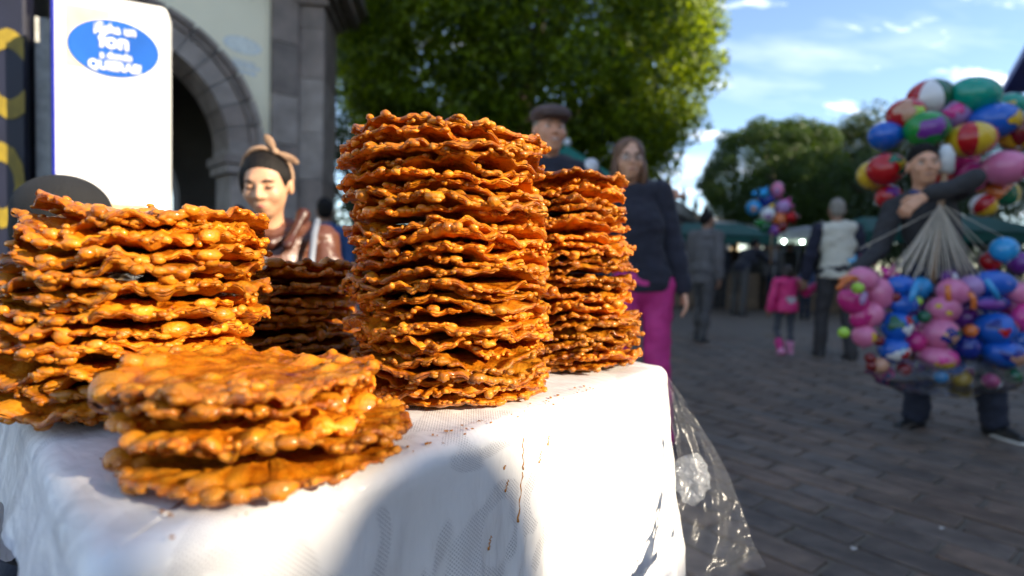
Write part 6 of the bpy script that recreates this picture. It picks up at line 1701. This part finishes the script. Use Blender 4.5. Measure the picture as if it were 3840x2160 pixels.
# ------------------------------------------------------------------ stalls, umbrella and buildings across the plaza
def build_plaza():
    green = pmat('dark green canvas', (.006, .075, .065), .8, .15, 3); green2 = pmat('teal umbrella canvas', (.0, .13, .10), .7, .12, 4); whitec = pmat('white canvas', (.62, .62, .64), .8, .06, 3); steel = pmat('stall steel', (.25, .25, .26), .5, .1, 10, metal=.5)
    grey = pmat('grey canvas', (.30, .30, .29), .8, .1, 3); wood = pmat('stall board', (.16, .11, .07), .7, .2, 6)
    def stall(label, px, d, w, dep, zt, zb, mat, rz=0.0, lamp=()):
        c = spot(px, 1000, d); r = empty('market_stall', (c.x, c.y, 0), rz); tag(r, label, 'stall')
        P = [(-w / 2, 0, zb), (w / 2, 0, zb), (w / 2, dep, zb), (-w / 2, dep, zb), (-w / 2 * .55, dep * .5, zt), (w / 2 * .55, dep * .5, zt)]
        V = P + [(x, y, z - .03) for x, y, z in P]
        F = [(0, 1, 5, 4), (1, 2, 5), (2, 3, 4, 5), (3, 0, 4)]; F += [tuple(i + 6 for i in f[::-1]) for f in F]
        mk('canopy', V, F, mat, r, False)
        for (x0, y0, x1, y1) in ((-w / 2, 0, w / 2, 0), (w / 2, 0, w / 2, dep), (-w / 2, dep, -w / 2, 0)):
            n = 24; V = []
            for i in range(n + 1):
                f = i / n; V += [(x0 + (x1 - x0) * f, y0 + (y1 - y0) * f, zb - .031), (x0 + (x1 - x0) * f, y0 + (y1 - y0) * f, zb - .20 - .03 * abs(math.sin(f * math.pi * 8)))]
            mk('valance', V, [(2 * i, 2 * i + 1, 2 * i + 3, 2 * i + 2) for i in range(n)], mat, r, False)
        for x in (-w / 2 + .05, w / 2 - .05):
            for y in (.05, dep - .05): MB().tube([(x, y, 0), (x, y, zb - .032)], .022, 8).build('pole', steel, r, True)
        MB().box((0, dep * .5, .42), (w * .85, dep * .5, .84), bev=.02).build('counter', wood, r)
        em = None
        for x, z in lamp:
            m = MATS.get('lit stall bulb')
            if m is None:
                m, nt, b = mat_base('lit stall bulb'); b.inputs['Emission Color'].default_value = (.75, 1, .85, 1); b.inputs['Emission Strength'].default_value = 30; b.inputs['Base Color'].default_value = (.8, .8, .8, 1)
            V, F = uvball((x, -.12, z), (.024, .024, .030), 14, 10); l_ = mk('bulb', V, F, m, r, True)
            MB().tube([(x, -.12, z + .028), (x, -.12, z + .16)], .02, 8).build('socket', steel, l_, True)
        return r
    stall('market stall with dark green canopy behind the woman in the check coat', 2710, 13.0, 2.4, 2.2, 2.05, 1.72, green, -.1)
    stall('market stall with grey canopy and two lit bulbs', 2960, 13.6, 2.1, 2.2, 1.95, 1.80, grey, -.05, ((-.20, 1.62), (.22, 1.62)))
    stall('market stall with white peaked canopy behind the far balloons', 2800, 17, 2.4, 2.2, 2.45, 1.95, whitec, 0)
    stall('market stall with white canopy left of the vest man\'s head', 3040, 17.5, 2.0, 2.2, 2.85, 2.1, whitec, .1)
    stall('market stall with flat white canopy right of the vest man', 3215, 12.5, 2.2, 2.0, 1.98, 1.88, whitec, .05)
    stall('market stall with dark green canopy behind the balloon seller', 3480, 12.0, 2.6, 2.2, 2.2, 1.8, green, .1)
    stall('market stall with dark green canopy at the right edge behind the toys', 3760, 11.0, 2.6, 2.2, 2.2, 1.8, green, .1)
    # parasol behind the man in the flat cap
    c = spot(2125, 545, 8.0); r = empty('parasol', (c.x, c.y, 0)); tag(r, 'teal green parasol with white ball finial behind the flat-cap man', 'parasol')
    n = 8; V = [(0, 0, c.z)]; R_, dr = 1.25, .82
    for f in (.5, 1.0):
        for k in range(n * 2):
            a = math.pi * k / n; q = R_ * f * (1 if k % 2 == 0 else .955); V.append((q * math.cos(a), q * math.sin(a), c.z - dr * f ** 1.05 + (0 if k % 2 == 0 else .02 * f)))
    m2 = 2 * n
    F = [(0, 1 + k, 1 + (k + 1) % m2) for k in range(m2)] + [(1 + k, 1 + m2 + k, 1 + m2 + (k + 1) % m2, 1 + (k + 1) % m2) for k in range(m2)]
    mk('canopy', V, F, green2, r, False)
    for k in range(n):
        a = 2 * math.pi * k / n; MB().tube([(0, 0, c.z - .03), (R_ * math.cos(a), R_ * math.sin(a), c.z - dr - .02)], .008, 6).build('rib', steel, r, True)
    MB().tube([(0, 0, 0), (0, 0, c.z)], .022, 10).build('pole', steel, r, True)
    V, F = uvball((0, 0, c.z + .04), (.055, .055, .06), 14, 10); mk('finial', V, F, whitec, r, True)
    # low stone building with urn finials, receding
    stone = pmat('old grey building stone', (.20, .185, .165), .85, .25, 1.2, .4, 12); stone2 = pmat('parapet stone', (.25, .235, .20), .85, .25, 2)
    A = spot(2380, 1000, 12.5); Bp = spot(2735, 1000, 33.0)
    dv = Vector((Bp.x - A.x, Bp.y - A.y, 0)); L_ = dv.length; dv.normalize(); r = empty('stone_building', (A.x, A.y, 0), math.atan2(dv.y, dv.x)); tag(r, 'long low grey stone building with urn finials behind the women', 'building')
    MB().box((L_ / 2, 2.0, 1.22), (L_, 4.0, 2.44)).build('wall', stone, r)
    MB().box((L_ / 2, 1.95, 2.53), (L_ + .3, 4.3, .16), bev=.03).build('cornice', stone2, r)
    MB().box((L_ / 2, .05, 2.76), (L_, .25, .28), bev=.02).build('parapet', stone2, r)
    for k in range(8):
        x = 1.2 + k * 2.6
        MB().tube([(x, .05, 2.905), (x, .05, 3.0), (x, .05, 3.12), (x, .05, 3.3), (x, .05, 3.55)], [.09, .05, .11, .07, .012], 10).build('urn', stone, r, True)
    door = pmat('dark doorway wood', (.04, .03, .025), .7)
    for k in range(7):
        x = 1.6 + k * 3.0; MB().box((x, -.02, 1.0), (1.0, .08, 2.0)).build('doorway', door, r)
    # sunlit far building
    c = spot(2712, 1000, 46); r = empty('far_building', (c.x, c.y, 0)); tag(r, 'small sunlit yellow building far down the plaza', 'building')
    yl = pmat('sunlit yellow plaster', (.65, .48, .25), .85, .15, 1); gl = pmat('far window', (.03, .03, .035), .2)
    MB().box((0, 2, 2.35), (2.4, 4, 4.7)).build('wall', yl, r); MB().box((0, 2, 4.85), (2.8, 4.4, .3), bev=.05).build('roof', stone2, r)
    for x in (-.6, .6): MB().box((x, -.02, 3.2), (.5, .06, 1.1)).build('window', gl, r)

# ------------------------------------------------------------------ sunward side behind and right of the camera: buildings and added shade casters
def build_sun_side():
    h = Vector((math.sin(SUN_AZ), math.cos(SUN_AZ), 0)); n = Vector((-h.y, h.x, 0))
    if n.y < 0: n = -n
    def P(s, p, z=0): return h * s + n * p + Vector((0, 0, z))
    wall = pmat('pale plaster facade', (.74, .68, .58), .85, .12, 1.5); wall2 = pmat('ochre plaster facade', (.62, .46, .28), .85, .12, 1.5)
    blue = pmat('blue painted eave', (.01, .02, .20), .5, .1, 4); glass = pmat('dark window glass', (.02, .025, .03), .1, .1, 3); frame = pmat('window frame', (.25, .2, .15), .6)
    def house(label, s0, s1, p0, p1, H, mat):  # unseen buildings, sized to shade the plaza and leave a gap of sun
        base = P(s0, (p0 + p1) / 2); rz = math.atan2(n.y, n.x)
        r = empty('building', base, rz); tag(r, label, 'building')
        L_, D_ = p1 - p0, s1 - s0
        # local x along n, local y = away from the plaza when h is rotated; find the sign
        sg = -1 if (Matrix.Rotation(rz, 3, 'Z') @ Vector((0, 1, 0))).dot(h) < 0 else 1
        MB().box((0, sg * D_ / 2, H / 2), (L_, D_, H)).build('wall', mat, r)
        MB().box((0, sg * (D_ / 2 - .35), H + .14), (L_, D_ + .8, .26), bev=.03).build('eave', blue, r)
        k = max(1, int(L_ / 3))
        for fl in range(int(H / 3.4)):
            for q in range(k):
                x = -L_ / 2 + (q + .5) * L_ / k; z = 1.9 + fl * 3.3
                w = MB().box((x, -sg * .03, z), (1.2, .08, 1.7), bev=.01).build('window', frame, r); MB().box((x, -sg * .055, z), (1.0, .05, 1.5)).build('pane', glass, w)
        return r
    house('tall pale plaster building behind the camera, shading the laurel tree', 15, 24, 2.05, 9.5, 15.0, wall)
    house('long pale building with blue eave at the right edge of the plaza', 15, 24, 9.504, 36, 9.3, wall)
    house('ochre building behind the camera beyond the sunny gap', 12, 20, -16, .245, 7.6, wall2)
    # two-storey house with blue eave whose corner shows at the right frame edge
    dv = Vector((.56, .83, 0)).normalized(); nv = Vector((dv.y, -dv.x, 0)); A = Vector((13.6, 15.6, 0)) - dv * 12
    r = empty('corner_house', A, math.atan2(dv.y, dv.x)); tag(r, 'cream house with deep blue eave at the upper right frame edge', 'building')
    MB().box((6, -3.5, 2.95), (12, 6, 5.9)).build('wall', wall, r); MB().box((6, -3.3, 6.03), (12.4, 7.4, .24), bev=.02).build('eave', blue, r)
    for q in range(4):
        w = MB().box((1.5 + q * 3, -.47, 3.9), (1.1, .1, 1.5), bev=.01).build('window', frame, r); MB().box((1.5 + q * 3, -.44, 3.9), (.9, .07, 1.3)).build('pane', glass, w)
    # unseen post and stall, added to cast shade on the hanging cloth
    st = pmat('post stone', (.2, .19, .18), .85, .2, 8)
    q = P(8.0, .42); r = empty('shadow_post', (q.x, q.y, 0)); tag(r, 'unseen round column with domed top, added to shade the hanging cloth front', 'post')
    MB().tube([(0, 0, 0), (0, 0, .3), (0, 0, .301), (0, 0, 3.83)], [.26, .26, .17, .165], 24).build('shaft', st, r, True)
    MB().tube([(0, 0, 3.831), (0, 0, 3.91), (0, 0, 4.03), (0, 0, 4.11), (0, 0, 4.15)], [.18, .185, .16, .10, .02], 24).build('cap', st, r, True)
    q = P(10.5, .95); r = empty('market_stall', (q.x, q.y, 0), math.atan2(n.y, n.x)); tag(r, 'unseen tall stall behind the camera, added to shade the lower cloth', 'stall')
    cv = pmat('shade canvas', (.5, .12, .08), .8, .1, 5)
    for x in (-1.0, 1.0):
        for y in (-.6, .6): MB().tube([(x, y, 0), (x, y, 4.3)], .025, 8).build('pole', st, r, True)
    mb = MB(); mb.add([(-1.15, -.75, 4.3), (1.15, -.75, 4.3), (1.15, 0, 4.75), (-1.15, 0, 4.75), (1.15, .75, 4.3), (-1.15, .75, 4.3)], [(0, 1, 2, 3), (3, 2, 4, 5)]); mb.build('awning', cv, r)
    MB().box((0, 0, 1.9), (2.0, .5, 3.8), bev=.02).build('shade_panel', cv, r)

build_ground()
build_table(); build_cloth(); build_plastic(); build_under_table()
build_fritters(); build_drips()
build_arcade(); build_sign(); build_trees()
build_sun_side()
build_people()
build_balloons(); build_plaza()
